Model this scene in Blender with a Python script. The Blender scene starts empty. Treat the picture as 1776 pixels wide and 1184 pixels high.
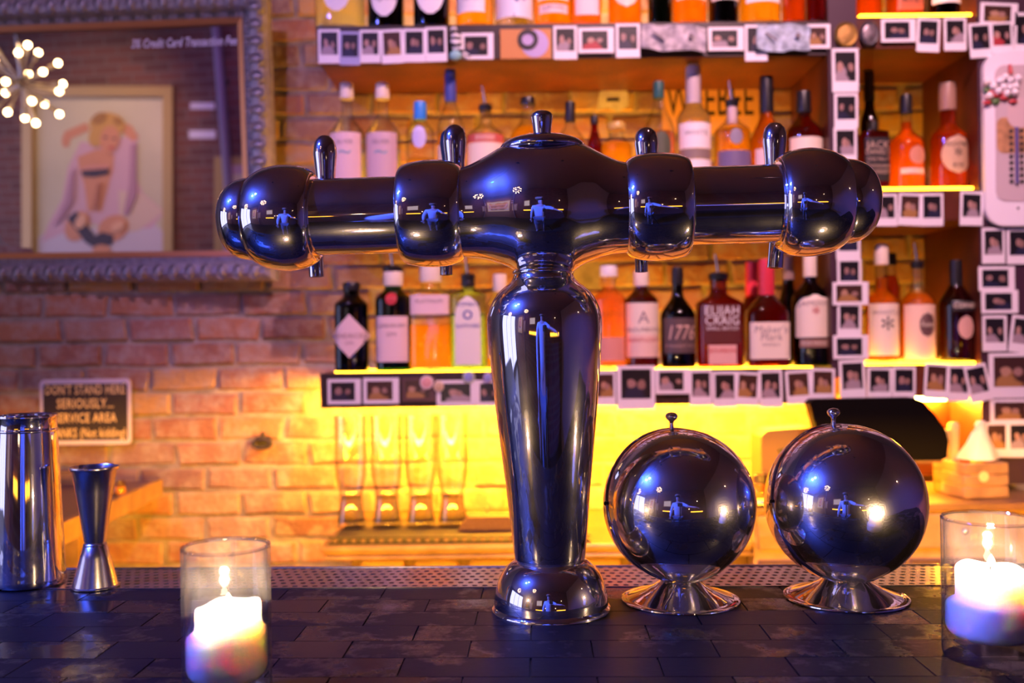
import bpy, math, random
from mathutils import Vector, Matrix
random.seed(7)
R = math.radians
SC = bpy.context.scene
COL = SC.collection

# ---------------------------------------------------------------- camera
F = 1700.0                      # focal length in pixels of the 1776 x 1184 frame
CZ, BZ = 1.317, 1.07            # camera height, bar top height
ROLL = 0.011
C_R = Vector((math.cos(ROLL), 0, -math.sin(ROLL)))
C_U = Vector((math.sin(ROLL), 0, math.cos(ROLL)))
C_F = Vector((0, 1, 0))
CAM = Vector((0, 0, CZ))
cd = bpy.data.cameras.new('camera')
cam = bpy.data.objects.new('camera', cd); COL.objects.link(cam)
m = Matrix((C_R, C_U, -C_F)).transposed().to_4x4(); m.translation = CAM
cam.matrix_world = m
cd.sensor_width = 36; cd.lens = F / 1776 * 36; cd.shift_y = 8 / 1776
cd.clip_start = 0.02
cd.dof.use_dof = True; cd.dof.focus_distance = 0.875; cd.dof.aperture_fstop = 5.0
SC.camera = cam
vs = SC.view_settings
vs.view_transform = 'Standard'; vs.look = 'None'; vs.exposure = 0.12; vs.gamma = 1.0; vs.use_curve_mapping = False
SC.cycles.transparent_max_bounces = 20
SC.cycles.max_bounces = 8; SC.cycles.diffuse_bounces = 3; SC.cycles.glossy_bounces = 5; SC.cycles.transmission_bounces = 6
SC.cycles.caustics_reflective = False
SC.cycles.sample_clamp_indirect = 6.0
# ---------------------------------------------------------------- world and lights
w = bpy.data.worlds.new('world'); SC.world = w; w.use_nodes = True
w.node_tree.nodes['Background'].inputs[0].default_value = (0.25, 0.12, 0.4, 1)
w.node_tree.nodes['Background'].inputs[1].default_value = 0.05

AMBER = (1.0, 0.44, 0.02)
BLUE = (0.03, 0.10, 1.0)
UNDER_L = 700.0      # tube below the lowest shelf
UNDER_BAR = 400.0     # tube under the bartender's edge of the bar
PANEL_L = 12.0       # lit acrylic under the bottles

def light(name, kind, loc, col, power, size=0.3, target=None, spot=None, blend=0.6, size_y=None, label=None):
    l = bpy.data.lights.new(name, kind); l.color = col; l.energy = power
    if kind == 'AREA':
        l.size = size
        if size_y: l.shape = 'RECTANGLE'; l.size_y = size_y
    else: l.shadow_soft_size = size
    if kind == 'SPOT': l.spot_size = R(spot or 70); l.spot_blend = blend
    o = bpy.data.objects.new(name, l); COL.objects.link(o); o.location = loc
    if target is not None:
        o.rotation_euler = (Vector(target) - Vector(loc)).to_track_quat('-Z', 'Y').to_euler()
    return o
# coloured fill washes added at the ceiling; the blue spots belong to the stage lamps
LAV = (1.0, 0.54, 0.62)
light('added_wash_shelves', 'SPOT', (0.55, 0.45, 3.05), LAV, 270, 0.025, (0.45, 2.1, 1.45), 62, 0.9)
light('added_wash_mirror', 'SPOT', (-0.75, 0.55, 3.05), (0.80, 0.48, 1.0), 55, 0.025, (-0.75, 2.2, 2.0), 52, 0.9)
light('added_wash_painting', 'SPOT', (-3.6, -0.9, 3.05), (1.0, 0.70, 0.50), 120, 0.025, (-4.3, -2.6, 1.7), 70, 0.9)
light('added_wash_far_wall', 'SPOT', (-2.6, -0.7, 3.05), (0.55, 0.28, 1.0), 60, 0.025, (-2.9, -2.6, 1.9), 70, 0.9)
light('blue_spot', 'SPOT', (-1.335, 0.405, 2.30), BLUE, 480, 0.02, (0.05, 0.1, 0.9), 92, 0.6)
light('blue_spot_wall', 'SPOT', (-1.115, 0.385, 2.30), (0.16, 0.12, 1.0), 30, 0.02, (0.0, 1.6, 1.2), 80)

# ---------------------------------------------------------------- helpers
def P(px, py, D):
    return CAM + D * (C_F + (px - 888) / F * C_R + (600 - py) / F * C_U)
def lin(c):   # sRGB 0-255 to linear
    return tuple((v / 255 / 12.92) if v / 255 <= 0.04045 else ((v / 255 + 0.055) / 1.055) ** 2.4 for v in c)

class MB:
    def __init__(s): s.v = []; s.f = []
    def add(s, vs_, fs):
        b = len(s.v); s.v += [tuple(v) for v in vs_]; s.f += [tuple(i + b for i in f) for f in fs]; return s
    def box(s, a, b, rot=None, c=None):
        x0, y0, z0 = a; x1, y1, z1 = b
        vs_ = [Vector(p) for p in ((x0,y0,z0),(x1,y0,z0),(x1,y1,z0),(x0,y1,z0),(x0,y0,z1),(x1,y0,z1),(x1,y1,z1),(x0,y1,z1))]
        if rot is not None:
            c = Vector(c) if c is not None else Vector(((x0+x1)/2, (y0+y1)/2, (z0+z1)/2))
            vs_ = [c + rot @ (v - c) for v in vs_]
        return s.add(vs_, [(0,3,2,1),(4,5,6,7),(0,1,5,4),(1,2,6,5),(2,3,7,6),(3,0,4,7)])
    def bbox(s, a, b, bv):       # box with chamfered edges
        x0, y0, z0 = a; x1, y1, z1 = b
        vs_ = []
        for z, i in ((z0, bv), (z0 + bv, 0), (z1 - bv, 0), (z1, bv)):
            xa, xb, ya, yb = x0 + i, x1 - i, y0 + i, y1 - i
            k = bv
            vs_ += [(xa + (k if i == 0 else 0), ya, z), (xb - (k if i == 0 else 0), ya, z), (xb, ya + (k if i == 0 else 0), z), (xb, yb - (k if i == 0 else 0), z),
                    (xb - (k if i == 0 else 0), yb, z), (xa + (k if i == 0 else 0), yb, z), (xa, yb - (k if i == 0 else 0), z), (xa, ya + (k if i == 0 else 0), z)]
        fs = [tuple(range(7, -1, -1)), tuple(range(24, 32))]
        for r in range(3):
            for k in range(8):
                fs.append((r*8+k, r*8+(k+1) % 8, r*8+8+(k+1) % 8, r*8+8+k))
        return s.add(vs_, fs)
    def lathe(s, prof, seg=32, axis='z', o=(0, 0, 0), closed=False):
        vs_, fs = [], []
        o = Vector(o); idx = []
        for r, h in prof:
            ring = []
            if r < 1e-6:
                p = {'z': (0,0,h), 'x': (h,0,0), 'y': (0,h,0)}[axis]
                vs_.append(o + Vector(p)); ring = [len(vs_) - 1]
            else:
                for k in range(seg):
                    a = 2 * math.pi * k / seg; c, d = r * math.cos(a), r * math.sin(a)
                    p = {'z': (c, d, h), 'x': (h, c, d), 'y': (d, h, c)}[axis]
                    vs_.append(o + Vector(p)); ring.append(len(vs_) - 1)
            idx.append(ring)
        pairs = list(zip(idx[:-1], idx[1:]))
        if closed: pairs.append((idx[-1], idx[0]))
        for A, B in pairs:
            if len(A) == 1 and len(B) == 1: continue
            for k in range(seg):
                k2 = (k + 1) % seg
                if len(A) == 1: fs.append((A[0], B[k2], B[k]))
                elif len(B) == 1: fs.append((A[k], A[k2], B[0]))
                else: fs.append((A[k], A[k2], B[k2], B[k]))
        return s.add(vs_, fs)
    def tube(s, pts, r, seg=8, cap=True):
        pts = [Vector(p) for p in pts]; n = len(pts)
        rs = r if isinstance(r, (list, tuple)) else [r] * n
        vs_, fs = [], []
        prev = None
        for i, p in enumerate(pts):
            t = (pts[min(i+1, n-1)] - pts[max(i-1, 0)]).normalized()
            if prev is None:
                a = Vector((0,0,1)) if abs(t.z) < 0.9 else Vector((1,0,0))
                u = t.cross(a).normalized()
            else: u = (prev - t * prev.dot(t)).normalized()
            prev = u; v = t.cross(u)
            for k in range(seg):
                a = 2 * math.pi * k / seg
                vs_.append(p + rs[i] * (u * math.cos(a) + v * math.sin(a)))
        for i in range(n - 1):
            for k in range(seg):
                fs.append((i*seg+k, i*seg+(k+1) % seg, (i+1)*seg+(k+1) % seg, (i+1)*seg+k))
        if cap: fs += [tuple(range(seg-1, -1, -1)), tuple(range((n-1)*seg, n*seg))]
        return s.add(vs_, fs)
    def sphere(s, c, r, seg=12, rings=8, sc=(1, 1, 1)):
        prof = [(math.sin(math.pi*i/rings), -math.cos(math.pi*i/rings)) for i in range(rings + 1)]
        prof[0] = (0, -1); prof[-1] = (0, 1)
        t = MB().lathe(prof, seg)
        return s.add([(c[0]+r*sc[0]*x, c[1]+r*sc[1]*y, c[2]+r*sc[2]*z) for x, y, z in t.v], t.f)
    def prism(s, poly, a, b, axis='y'):     # polygon in (x,z) pushed along y from a to b (or in (x,y) along z)
        n = len(poly)
        mk = (lambda p, h: (p[0], h, p[1])) if axis == 'y' else ((lambda p, h: (p[0], p[1], h)) if axis == 'z' else (lambda p, h: (h, p[0], p[1])))
        vs_ = [mk(p, a) for p in poly] + [mk(p, b) for p in poly]
        fs = [tuple(range(n)), tuple(range(2*n-1, n-1, -1))] + [(k, n+k, n+(k+1) % n, (k+1) % n) for k in range(n)]
        return s.add(vs_, fs)
    def xform(s, M):
        s.v = [tuple(M @ Vector(v)) for v in s.v]; return s
    def mesh(s, name, mat, sharp=40):
        me = bpy.data.meshes.new(name); me.from_pydata(s.v, [], s.f); me.validate(); me.update()
        if mat: me.materials.append(mat)
        if sharp:
            me.polygons.foreach_set('use_smooth', [True] * len(me.polygons))
            me.set_sharp_from_angle(angle=R(sharp))
        return me
    def build(s, name, mat, parent=None, sharp=40, loc=None):
        o = bpy.data.objects.new(name, s.mesh(name, mat, sharp)); COL.objects.link(o)
        if parent: o.parent = parent
        if loc is not None: o.location = loc
        return o

def rounded(x0, z0, x1, z1, r, n=5):
    pts = []
    for cx, cz, a0 in ((x1-r, z1-r, 0), (x0+r, z1-r, 90), (x0+r, z0+r, 180), (x1-r, z0+r, 270)):
        for k in range(n + 1):
            a = R(a0 + 90 * k / n); pts.append((cx + r*math.cos(a), cz + r*math.sin(a)))
    return pts
def tag(o, label, cat, group=None):
    o['label'] = label; o['category'] = cat
    if group: o['group'] = group
    return o
def thing(name, label, cat, loc=(0, 0, 0), rot=(0, 0, 0), group=None):
    o = bpy.data.objects.new(name, None); COL.objects.link(o); o.location = loc; o.rotation_euler = rot
    o.empty_display_size = 0.05
    return tag(o, label, cat, group)
def struct(name, mb, mat, sharp=40):
    o = mb.build(name, mat, None, sharp); o['kind'] = 'structure'; return o
def share(me, name, parent, loc=(0, 0, 0), rot=(0, 0, 0), sc=(1, 1, 1)):
    o = bpy.data.objects.new(name, me); COL.objects.link(o); o.parent = parent
    o.location = loc; o.rotation_euler = rot; o.scale = sc; return o

# ---------------------------------------------------------------- materials
MATS = {}
def nodemat(name):
    mt = bpy.data.materials.new(name); mt.use_nodes = True
    nt = mt.node_tree; nt.nodes.clear()
    out = nt.nodes.new('ShaderNodeOutputMaterial')
    return mt, nt, out
def N(nt, typ, **kw):
    n = nt.nodes.new(typ)
    for k, v in kw.items():
        if k.startswith('i_'):
            key = k[2:]; key = int(key) if key.isdigit() else key.replace('_', ' ')
            n.inputs[key].default_value = v
        else: setattr(n, k, v)
    return n
def c4(c): return (c[0], c[1], c[2], 1)
def pbr(name, col, rough=0.5, metal=0.0, noise=0.0, nscale=30, bump=0.0, bscale=200, spec=0.5, rvar=0.0, coat=0.0):
    if name in MATS: return MATS[name]
    mt, nt, out = nodemat(name)
    b = N(nt, 'ShaderNodeBsdfPrincipled'); nt.links.new(b.outputs[0], out.inputs[0])
    b.inputs['Base Color'].default_value = c4(col); b.inputs['Roughness'].default_value = rough
    b.inputs['Metallic'].default_value = metal; b.inputs['Specular IOR Level'].default_value = spec
    b.inputs['Coat Weight'].default_value = coat
    tc = N(nt, 'ShaderNodeTexCoord')
    if noise or rvar:
        n = N(nt, 'ShaderNodeTexNoise'); n.inputs['Scale'].default_value = nscale; n.inputs['Detail'].default_value = 5
        nt.links.new(tc.outputs['Object'], n.inputs['Vector'])
        if noise:
            mx = N(nt, 'ShaderNodeMixRGB'); mx.blend_type = 'MULTIPLY'; mx.inputs[0].default_value = 1
            cr = N(nt, 'ShaderNodeValToRGB')
            lo = max(0, 1 - noise)
            cr.color_ramp.elements[0].position = 0.3; cr.color_ramp.elements[0].color = (lo, lo, lo, 1)
            cr.color_ramp.elements[1].position = 0.7; cr.color_ramp.elements[1].color = (1, 1, 1, 1)
            nt.links.new(n.outputs['Fac'], cr.inputs[0]); nt.links.new(cr.outputs[0], mx.inputs[2])
            mx.inputs[1].default_value = c4(col); nt.links.new(mx.outputs[0], b.inputs['Base Color'])
        if rvar:
            mr = N(nt, 'ShaderNodeMapRange'); mr.inputs[1].default_value = 0.3; mr.inputs[2].default_value = 0.7
            mr.inputs[3].default_value = max(0.02, rough - rvar); mr.inputs[4].default_value = rough + rvar
            nt.links.new(n.outputs['Fac'], mr.inputs[0]); nt.links.new(mr.outputs[0], b.inputs['Roughness'])
    if bump:
        n2 = N(nt, 'ShaderNodeTexNoise'); n2.inputs['Scale'].default_value = bscale; n2.inputs['Detail'].default_value = 4
        nt.links.new(tc.outputs['Object'], n2.inputs['Vector'])
        bp = N(nt, 'ShaderNodeBump'); bp.inputs['Strength'].default_value = bump; bp.inputs['Distance'].default_value = 0.004
        nt.links.new(n2.outputs['Fac'], bp.inputs['Height']); nt.links.new(bp.outputs[0], b.inputs['Normal'])
    MATS[name] = mt; return mt
def emit(name, col, s):
    if name in MATS: return MATS[name]
    mt, nt, out = nodemat(name)
    e = N(nt, 'ShaderNodeEmission'); e.inputs[0].default_value = c4(col); e.inputs[1].default_value = s
    nt.links.new(e.outputs[0], out.inputs[0]); MATS[name] = mt; return mt
def glass(name, tint, edge=0.35, gloss=0.17, dust=0.0):
    """thin clear glass wall: tinted see-through, mirror-like towards the rim"""
    if name in MATS: return MATS[name]
    mt, nt, out = nodemat(name)
    lw = N(nt, 'ShaderNodeLayerWeight'); lw.inputs[0].default_value = 0.5
    pw = N(nt, 'ShaderNodeMath'); pw.operation = 'POWER'; pw.inputs[1].default_value = 4.0; nt.links.new(lw.outputs['Facing'], pw.inputs[0])
    p2 = N(nt, 'ShaderNodeMath'); p2.operation = 'POWER'; p2.inputs[1].default_value = 2.0; nt.links.new(lw.outputs['Facing'], p2.inputs[0])
    t = N(nt, 'ShaderNodeBsdfTransparent'); g = N(nt, 'ShaderNodeBsdfGlossy'); g.inputs['Roughness'].default_value = 0.04
    mixc = N(nt, 'ShaderNodeMixRGB'); mixc.inputs[1].default_value = c4(tint)
    mixc.inputs[2].default_value = c4([v * edge for v in tint])
    nt.links.new(p2.outputs[0], mixc.inputs[0]); nt.links.new(mixc.outputs[0], t.inputs[0])
    mr = N(nt, 'ShaderNodeMapRange'); mr.inputs[3].default_value = gloss * 0.4; mr.inputs[4].default_value = min(0.9, gloss * 6)
    nt.links.new(pw.outputs[0], mr.inputs[0])
    mx = N(nt, 'ShaderNodeMixShader'); nt.links.new(mr.outputs[0], mx.inputs[0])
    nt.links.new(t.outputs[0], mx.inputs[1]); nt.links.new(g.outputs[0], mx.inputs[2]); nt.links.new(mx.outputs[0], out.inputs[0])
    if dust:
        df = N(nt, 'ShaderNodeBsdfDiffuse'); df.inputs[0].default_value = (0.8, 0.8, 0.85, 1); m2 = N(nt, 'ShaderNodeMixShader')
        tc = N(nt, 'ShaderNodeTexCoord'); n = N(nt, 'ShaderNodeTexNoise'); n.inputs['Scale'].default_value = 40; n.inputs['Detail'].default_value = 5; nt.links.new(tc.outputs['Object'], n.inputs['Vector'])
        m3 = N(nt, 'ShaderNodeMapRange'); m3.inputs[1].default_value = 0.35; m3.inputs[2].default_value = 0.75; m3.inputs[3].default_value = dust*0.5; m3.inputs[4].default_value = dust*2
        nt.links.new(n.outputs['Fac'], m3.inputs[0]); nt.links.new(m3.outputs[0], m2.inputs[0])
        nt.links.new(mx.outputs[0], m2.inputs[1]); nt.links.new(df.outputs[0], m2.inputs[2]); nt.links.new(m2.outputs[0], out.inputs[0])
    MATS[name] = mt; return mt
def liquid(name, tint, haze=0.4):
    """spirit in a bottle: tinted, partly scattering the light that passes through"""
    if name in MATS: return MATS[name]
    mt, nt, out = nodemat(name)
    t = N(nt, 'ShaderNodeBsdfRefraction'); t.inputs['IOR'].default_value = 1.33; t.inputs['Color'].default_value = c4(tint)
    t.inputs['Roughness'].default_value = 0.02
    tr = N(nt, 'ShaderNodeBsdfTranslucent'); tr.inputs[0].default_value = c4(tint)
    mx = N(nt, 'ShaderNodeMixShader'); mx.inputs[0].default_value = haze
    nt.links.new(t.outputs[0], mx.inputs[1]); nt.links.new(tr.outputs[0], mx.inputs[2])
    nt.links.new(mx.outputs[0], out.inputs[0]); MATS[name] = mt; return mt

def chrome(name, rough, haze, hrough, scr=0.0):
    mt, nt, out = nodemat(name)
    a = N(nt, 'ShaderNodeBsdfGlossy'); b = N(nt, 'ShaderNodeBsdfGlossy')
    for g, r in ((a, rough), (b, hrough)):
        g.inputs['Color'].default_value = (0.74, 0.70, 0.73, 1); g.inputs['Roughness'].default_value = r
    tc = N(nt, 'ShaderNodeTexCoord'); n = N(nt, 'ShaderNodeTexNoise'); n.inputs['Scale'].default_value = 35; n.inputs['Detail'].default_value = 6
    nt.links.new(tc.outputs['Object'], n.inputs['Vector'])
    mr = N(nt, 'ShaderNodeMapRange'); mr.inputs[1].default_value = 0.35; mr.inputs[2].default_value = 0.7; mr.inputs[3].default_value = haze*0.6; mr.inputs[4].default_value = haze*1.7
    nt.links.new(n.outputs['Fac'], mr.inputs[0])
    if scr:
        n2 = N(nt, 'ShaderNodeTexNoise'); n2.inputs['Scale'].default_value = 900; nt.links.new(tc.outputs['Object'], n2.inputs['Vector'])
        bp = N(nt, 'ShaderNodeBump'); bp.inputs['Strength'].default_value = scr; bp.inputs['Distance'].default_value = 0.0004
        nt.links.new(n2.outputs['Fac'], bp.inputs['Height']); nt.links.new(bp.outputs[0], b.inputs['Normal'])
    mx = N(nt, 'ShaderNodeMixShader'); nt.links.new(mr.outputs[0], mx.inputs[0]); nt.links.new(a.outputs[0], mx.inputs[1]); nt.links.new(b.outputs[0], mx.inputs[2])
    nt.links.new(mx.outputs[0], out.inputs[0]); return mt
CHROME = chrome('polished_steel', 0.025, 0.05, 0.32)
STEEL = pbr('brushed_steel', (0.62, 0.56, 0.55), 0.24, 1.0, bump=0.03, bscale=300)
SCUFF = chrome('scuffed_steel', 0.035, 0.13, 0.28, 0.3)
BLACK = pbr('black_plastic', (0.008, 0.007, 0.01), 0.35)
RUBBER = pbr('dark_rubber', (0.03, 0.018, 0.01), 0.6, bump=0.2)
WOOD_RED = pbr('red_stained_wood', (0.13, 0.026, 0.012), 0.4, noise=0.5, nscale=14)
WOOD_TAN = pbr('varnished_tan_wood', (0.50, 0.28, 0.12), 0.4, noise=0.5, nscale=18)
WOOD_DK = pbr('dark_shelf_wood', (0.035, 0.016, 0.020), 0.4, noise=0.4, nscale=20)
CARD = pbr('photo_card', (0.80, 0.74, 0.78), 0.45)
PAPER = pbr('label_paper', (0.78, 0.66, 0.58), 0.6)
INK = pbr('black_ink', (0.02, 0.015, 0.02), 0.6)

def brickmat():
    mt, nt, out = nodemat('brick_clay')
    b = N(nt, 'ShaderNodeBsdfPrincipled'); nt.links.new(b.outputs[0], out.inputs[0]); b.inputs['Roughness'].default_value = 0.85
    oi = N(nt, 'ShaderNodeObjectInfo'); tc = N(nt, 'ShaderNodeTexCoord')
    cr = N(nt, 'ShaderNodeValToRGB'); cr.color_ramp.interpolation = 'CONSTANT'
    cols = [(0, (0.30, 0.13, 0.085)), (0.14, (0.34, 0.15, 0.11)), (0.3, (0.26, 0.14, 0.12)), (0.45, (0.40, 0.17, 0.09)),
            (0.58, (0.30, 0.17, 0.14)), (0.70, (0.36, 0.19, 0.13)), (0.84, (0.22, 0.10, 0.08)), (0.93, (0.50, 0.28, 0.11))]
    e = cr.color_ramp.elements
    e[0].position = 0; e[0].color = c4(cols[0][1]); e[1].position = 0.14; e[1].color = c4(cols[1][1])
    for p, c in cols[2:]:
        x = e.new(p); x.color = c4(c)
    nt.links.new(oi.outputs['Random'], cr.inputs[0])
    add = N(nt, 'ShaderNodeVectorMath'); add.operation = 'ADD'
    nt.links.new(tc.outputs['Object'], add.inputs[0]); nt.links.new(oi.outputs['Location'], add.inputs[1])
    n = N(nt, 'ShaderNodeTexNoise'); n.inputs['Scale'].default_value = 22; n.inputs['Detail'].default_value = 6; n.inputs['Roughness'].default_value = 0.65
    nt.links.new(add.outputs[0], n.inputs['Vector'])
    sm = N(nt, 'ShaderNodeMapRange'); sm.inputs[1].default_value = 0.44; sm.inputs[2].default_value = 0.66; sm.inputs[4].default_value = 0.8
    nt.links.new(n.outputs['Fac'], sm.inputs[0])
    mx = N(nt, 'ShaderNodeMixRGB'); nt.links.new(sm.outputs[0], mx.inputs[0]); nt.links.new(cr.outputs[0], mx.inputs[1])
    mx.inputs[2].default_value = (0.42, 0.33, 0.29, 1)
    n2 = N(nt, 'ShaderNodeTexNoise'); n2.inputs['Scale'].default_value = 70; n2.inputs['Detail'].default_value = 6
    nt.links.new(add.outputs[0], n2.inputs['Vector'])
    nt.links.new(mx.outputs[0], b.inputs['Base Color'])
    bp = N(nt, 'ShaderNodeBump'); bp.inputs['Strength'].default_value = 0.7; bp.inputs['Distance'].default_value = 0.006
    nt.links.new(n2.outputs['Fac'], bp.inputs['Height']); nt.links.new(bp.outputs[0], b.inputs['Normal'])
    return mt
BRICK = brickmat()
MORTAR = pbr('lime_mortar', (0.44, 0.36, 0.30), 0.9, noise=0.5, nscale=25, bump=0.8, bscale=60)

def farbrick():
    mt, nt, out = nodemat('far_brick_wall')
    b = N(nt, 'ShaderNodeBsdfPrincipled'); nt.links.new(b.outputs[0], out.inputs[0]); b.inputs['Roughness'].default_value = 0.85
    tc = N(nt, 'ShaderNodeTexCoord'); mp = N(nt, 'ShaderNodeMapping'); mp.inputs['Rotation'].default_value = (R(90), 0, 0)
    nt.links.new(tc.outputs['Object'], mp.inputs[0])
    t = N(nt, 'ShaderNodeTexBrick'); t.inputs['Scale'].default_value = 1; t.inputs['Brick Width'].default_value = 0.21
    t.inputs['Row Height'].default_value = 0.07; t.inputs['Mortar Size'].default_value = 0.006
    t.inputs['Color1'].default_value = (0.20, 0.07, 0.06, 1); t.inputs['Color2'].default_value = (0.13, 0.05, 0.05, 1); t.inputs['Mortar'].default_value = (0.2, 0.13, 0.12, 1)
    nt.links.new(mp.outputs[0], t.inputs['Vector']); nt.links.new(t.outputs['Color'], b.inputs['Base Color'])
    bp = N(nt, 'ShaderNodeBump'); bp.inputs['Distance'].default_value = 0.01; bp.invert = True
    nt.links.new(t.outputs['Fac'], bp.inputs['Height']); nt.links.new(bp.outputs[0], b.inputs['Normal'])
    return mt

def bartopmat():
    mt, nt, out = nodemat('worn_black_paver')
    b = N(nt, 'ShaderNodeBsdfPrincipled'); nt.links.new(b.outputs[0], out.inputs[0]); sv = N(nt, 'ShaderNodeMapRange'); sv.inputs[3].default_value = 0.10; sv.inputs[4].default_value = 0.5; nt.links.new(sv.outputs[0], b.inputs['Specular IOR Level'])
    oi = N(nt, 'ShaderNodeObjectInfo'); tc = N(nt, 'ShaderNodeTexCoord')
    add = N(nt, 'ShaderNodeVectorMath'); add.operation = 'ADD'
    nt.links.new(tc.outputs['Object'], add.inputs[0]); nt.links.new(oi.outputs['Location'], add.inputs[1])
    n = N(nt, 'ShaderNodeTexNoise'); n.inputs['Scale'].default_value = 9; n.inputs['Detail'].default_value = 7; n.inputs['Roughness'].default_value = 0.62
    nt.links.new(add.outputs[0], n.inputs['Vector'])
    sum_ = N(nt, 'ShaderNodeMath'); sum_.operation = 'MULTIPLY_ADD'; sum_.inputs[1].default_value = 0.16
    nt.links.new(oi.outputs['Random'], sum_.inputs[0]); nt.links.new(n.outputs['Fac'], sum_.inputs[2])
    mr = N(nt, 'ShaderNodeMapRange'); mr.inputs[1].default_value = 0.58; mr.inputs[2].default_value = 0.67
    nt.links.new(sum_.outputs[0], mr.inputs[0])
    rr = N(nt, 'ShaderNodeMapRange'); rr.inputs[3].default_value = 0.46; rr.inputs[4].default_value = 0.16
    nt.links.new(mr.outputs[0], sv.inputs[0]); nt.links.new(mr.outputs[0], rr.inputs[0]); nt.links.new(rr.outputs[0], b.inputs['Roughness'])
    cm = N(nt, 'ShaderNodeMixRGB'); cm.inputs[1].default_value = (0.008, 0.005, 0.006, 1); cm.inputs[2].default_value = (0.014, 0.008, 0.006, 1)
    nt.links.new(mr.outputs[0], cm.inputs[0]); nt.links.new(cm.outputs[0], b.inputs['Base Color'])
    n2 = N(nt, 'ShaderNodeTexNoise'); n2.inputs['Scale'].default_value = 120; n2.inputs['Detail'].default_value = 5
    nt.links.new(add.outputs[0], n2.inputs['Vector'])
    bp = N(nt, 'ShaderNodeBump'); bp.inputs['Strength'].default_value = 0.15; bp.inputs['Distance'].default_value = 0.001
    nt.links.new(n2.outputs['Fac'], bp.inputs['Height']); nt.links.new(bp.outputs[0], b.inputs['Normal'])
    return mt
BARTOP = bartopmat()

def photomat(name, bg, fig, cloth, second):
    """print of an instant photo: dark ground with soft figures, different on each card"""
    mt, nt, out = nodemat(name)
    b = N(nt, 'ShaderNodeBsdfPrincipled'); nt.links.new(b.outputs[0], out.inputs[0]); b.inputs['Roughness'].default_value = 0.3
    oi = N(nt, 'ShaderNodeObjectInfo'); tc = N(nt, 'ShaderNodeTexCoord')
    off = N(nt, 'ShaderNodeVectorMath'); off.operation = 'MULTIPLY_ADD'
    nt.links.new(oi.outputs['Random'], off.inputs[0]); off.inputs[1].default_value = (37, 11, 23)
    sc_ = N(nt, 'ShaderNodeVectorMath'); sc_.operation = 'MULTIPLY'; sc_.inputs[1].default_value = (1, 0, 1)
    nt.links.new(tc.outputs['Generated'], sc_.inputs[0]); nt.links.new(sc_.outputs[0], off.inputs[2])
    n = N(nt, 'ShaderNodeTexNoise'); n.inputs['Scale'].default_value = 2.6; n.inputs['Detail'].default_value = 2
    nt.links.new(off.outputs[0], n.inputs['Vector'])
    sep = N(nt, 'ShaderNodeSeparateXYZ'); nt.links.new(tc.outputs['Generated'], sep.inputs[0])
    def dist(cx, cz, rx, rz, jitter):
        cxn = N(nt, 'ShaderNodeMath'); cxn.operation = 'MULTIPLY_ADD'; cxn.inputs[1].default_value = jitter; cxn.inputs[2].default_value = cx - jitter / 2
        nt.links.new(oi.outputs['Random'], cxn.inputs[0])
        dx = N(nt, 'ShaderNodeMath'); dx.operation = 'SUBTRACT'; nt.links.new(sep.outputs[0], dx.inputs[0]); nt.links.new(cxn.outputs[0], dx.inputs[1])
        d1 = N(nt, 'ShaderNodeMath'); d1.operation = 'DIVIDE'; nt.links.new(dx.outputs[0], d1.inputs[0]); d1.inputs[1].default_value = rx
        dz = N(nt, 'ShaderNodeMath'); dz.operation = 'SUBTRACT'; nt.links.new(sep.outputs[2], dz.inputs[0]); dz.inputs[1].default_value = cz
        d2 = N(nt, 'ShaderNodeMath'); d2.operation = 'DIVIDE'; nt.links.new(dz.outputs[0], d2.inputs[0]); d2.inputs[1].default_value = rz
        h = N(nt, 'ShaderNodeCombineXYZ'); nt.links.new(d1.outputs[0], h.inputs[0]); nt.links.new(d2.outputs[0], h.inputs[1])
        ln = N(nt, 'ShaderNodeVectorMath'); ln.operation = 'LENGTH'; nt.links.new(h.outputs[0], ln.inputs[0])
        ad = N(nt, 'ShaderNodeMath'); ad.operation = 'ADD'; nt.links.new(ln.outputs['Value'], ad.inputs[0])
        nn = N(nt, 'ShaderNodeMath'); nn.operation = 'MULTIPLY_ADD'; nn.inputs[1].default_value = 1.4; nn.inputs[2].default_value = -0.7
        nt.links.new(n.outputs['Fac'], nn.inputs[0]); nt.links.new(nn.outputs[0], ad.inputs[1])
        mr = N(nt, 'ShaderNodeMapRange'); mr.inputs[1].default_value = 1.05; mr.inputs[2].default_value = 0.85
        nt.links.new(ad.outputs[0], mr.inputs[0]); return mr.outputs[0]
    cur = None
    last = N(nt, 'ShaderNodeMixRGB'); last.inputs[1].default_value = c4(bg); last.inputs[2].default_value = c4(cloth)
    nt.links.new(dist(0.45, 0.04, 0.40, 0.40, 0.4), last.inputs[0])
    for cx, cz, rx, rz, j, col in ((0.34, 0.52, 0.15, 0.18, 0.25, fig), (0.70, 0.47, 0.13, 0.16, -0.2, second)):
        q = N(nt, 'ShaderNodeMixRGB'); nt.links.new(last.outputs[0], q.inputs[1]); q.inputs[2].default_value = c4(col)
        nt.links.new(dist(cx, cz, rx, rz, j), q.inputs[0]); last = q
    nt.links.new(last.outputs[0], b.inputs['Base Color'])
    return mt
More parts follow.
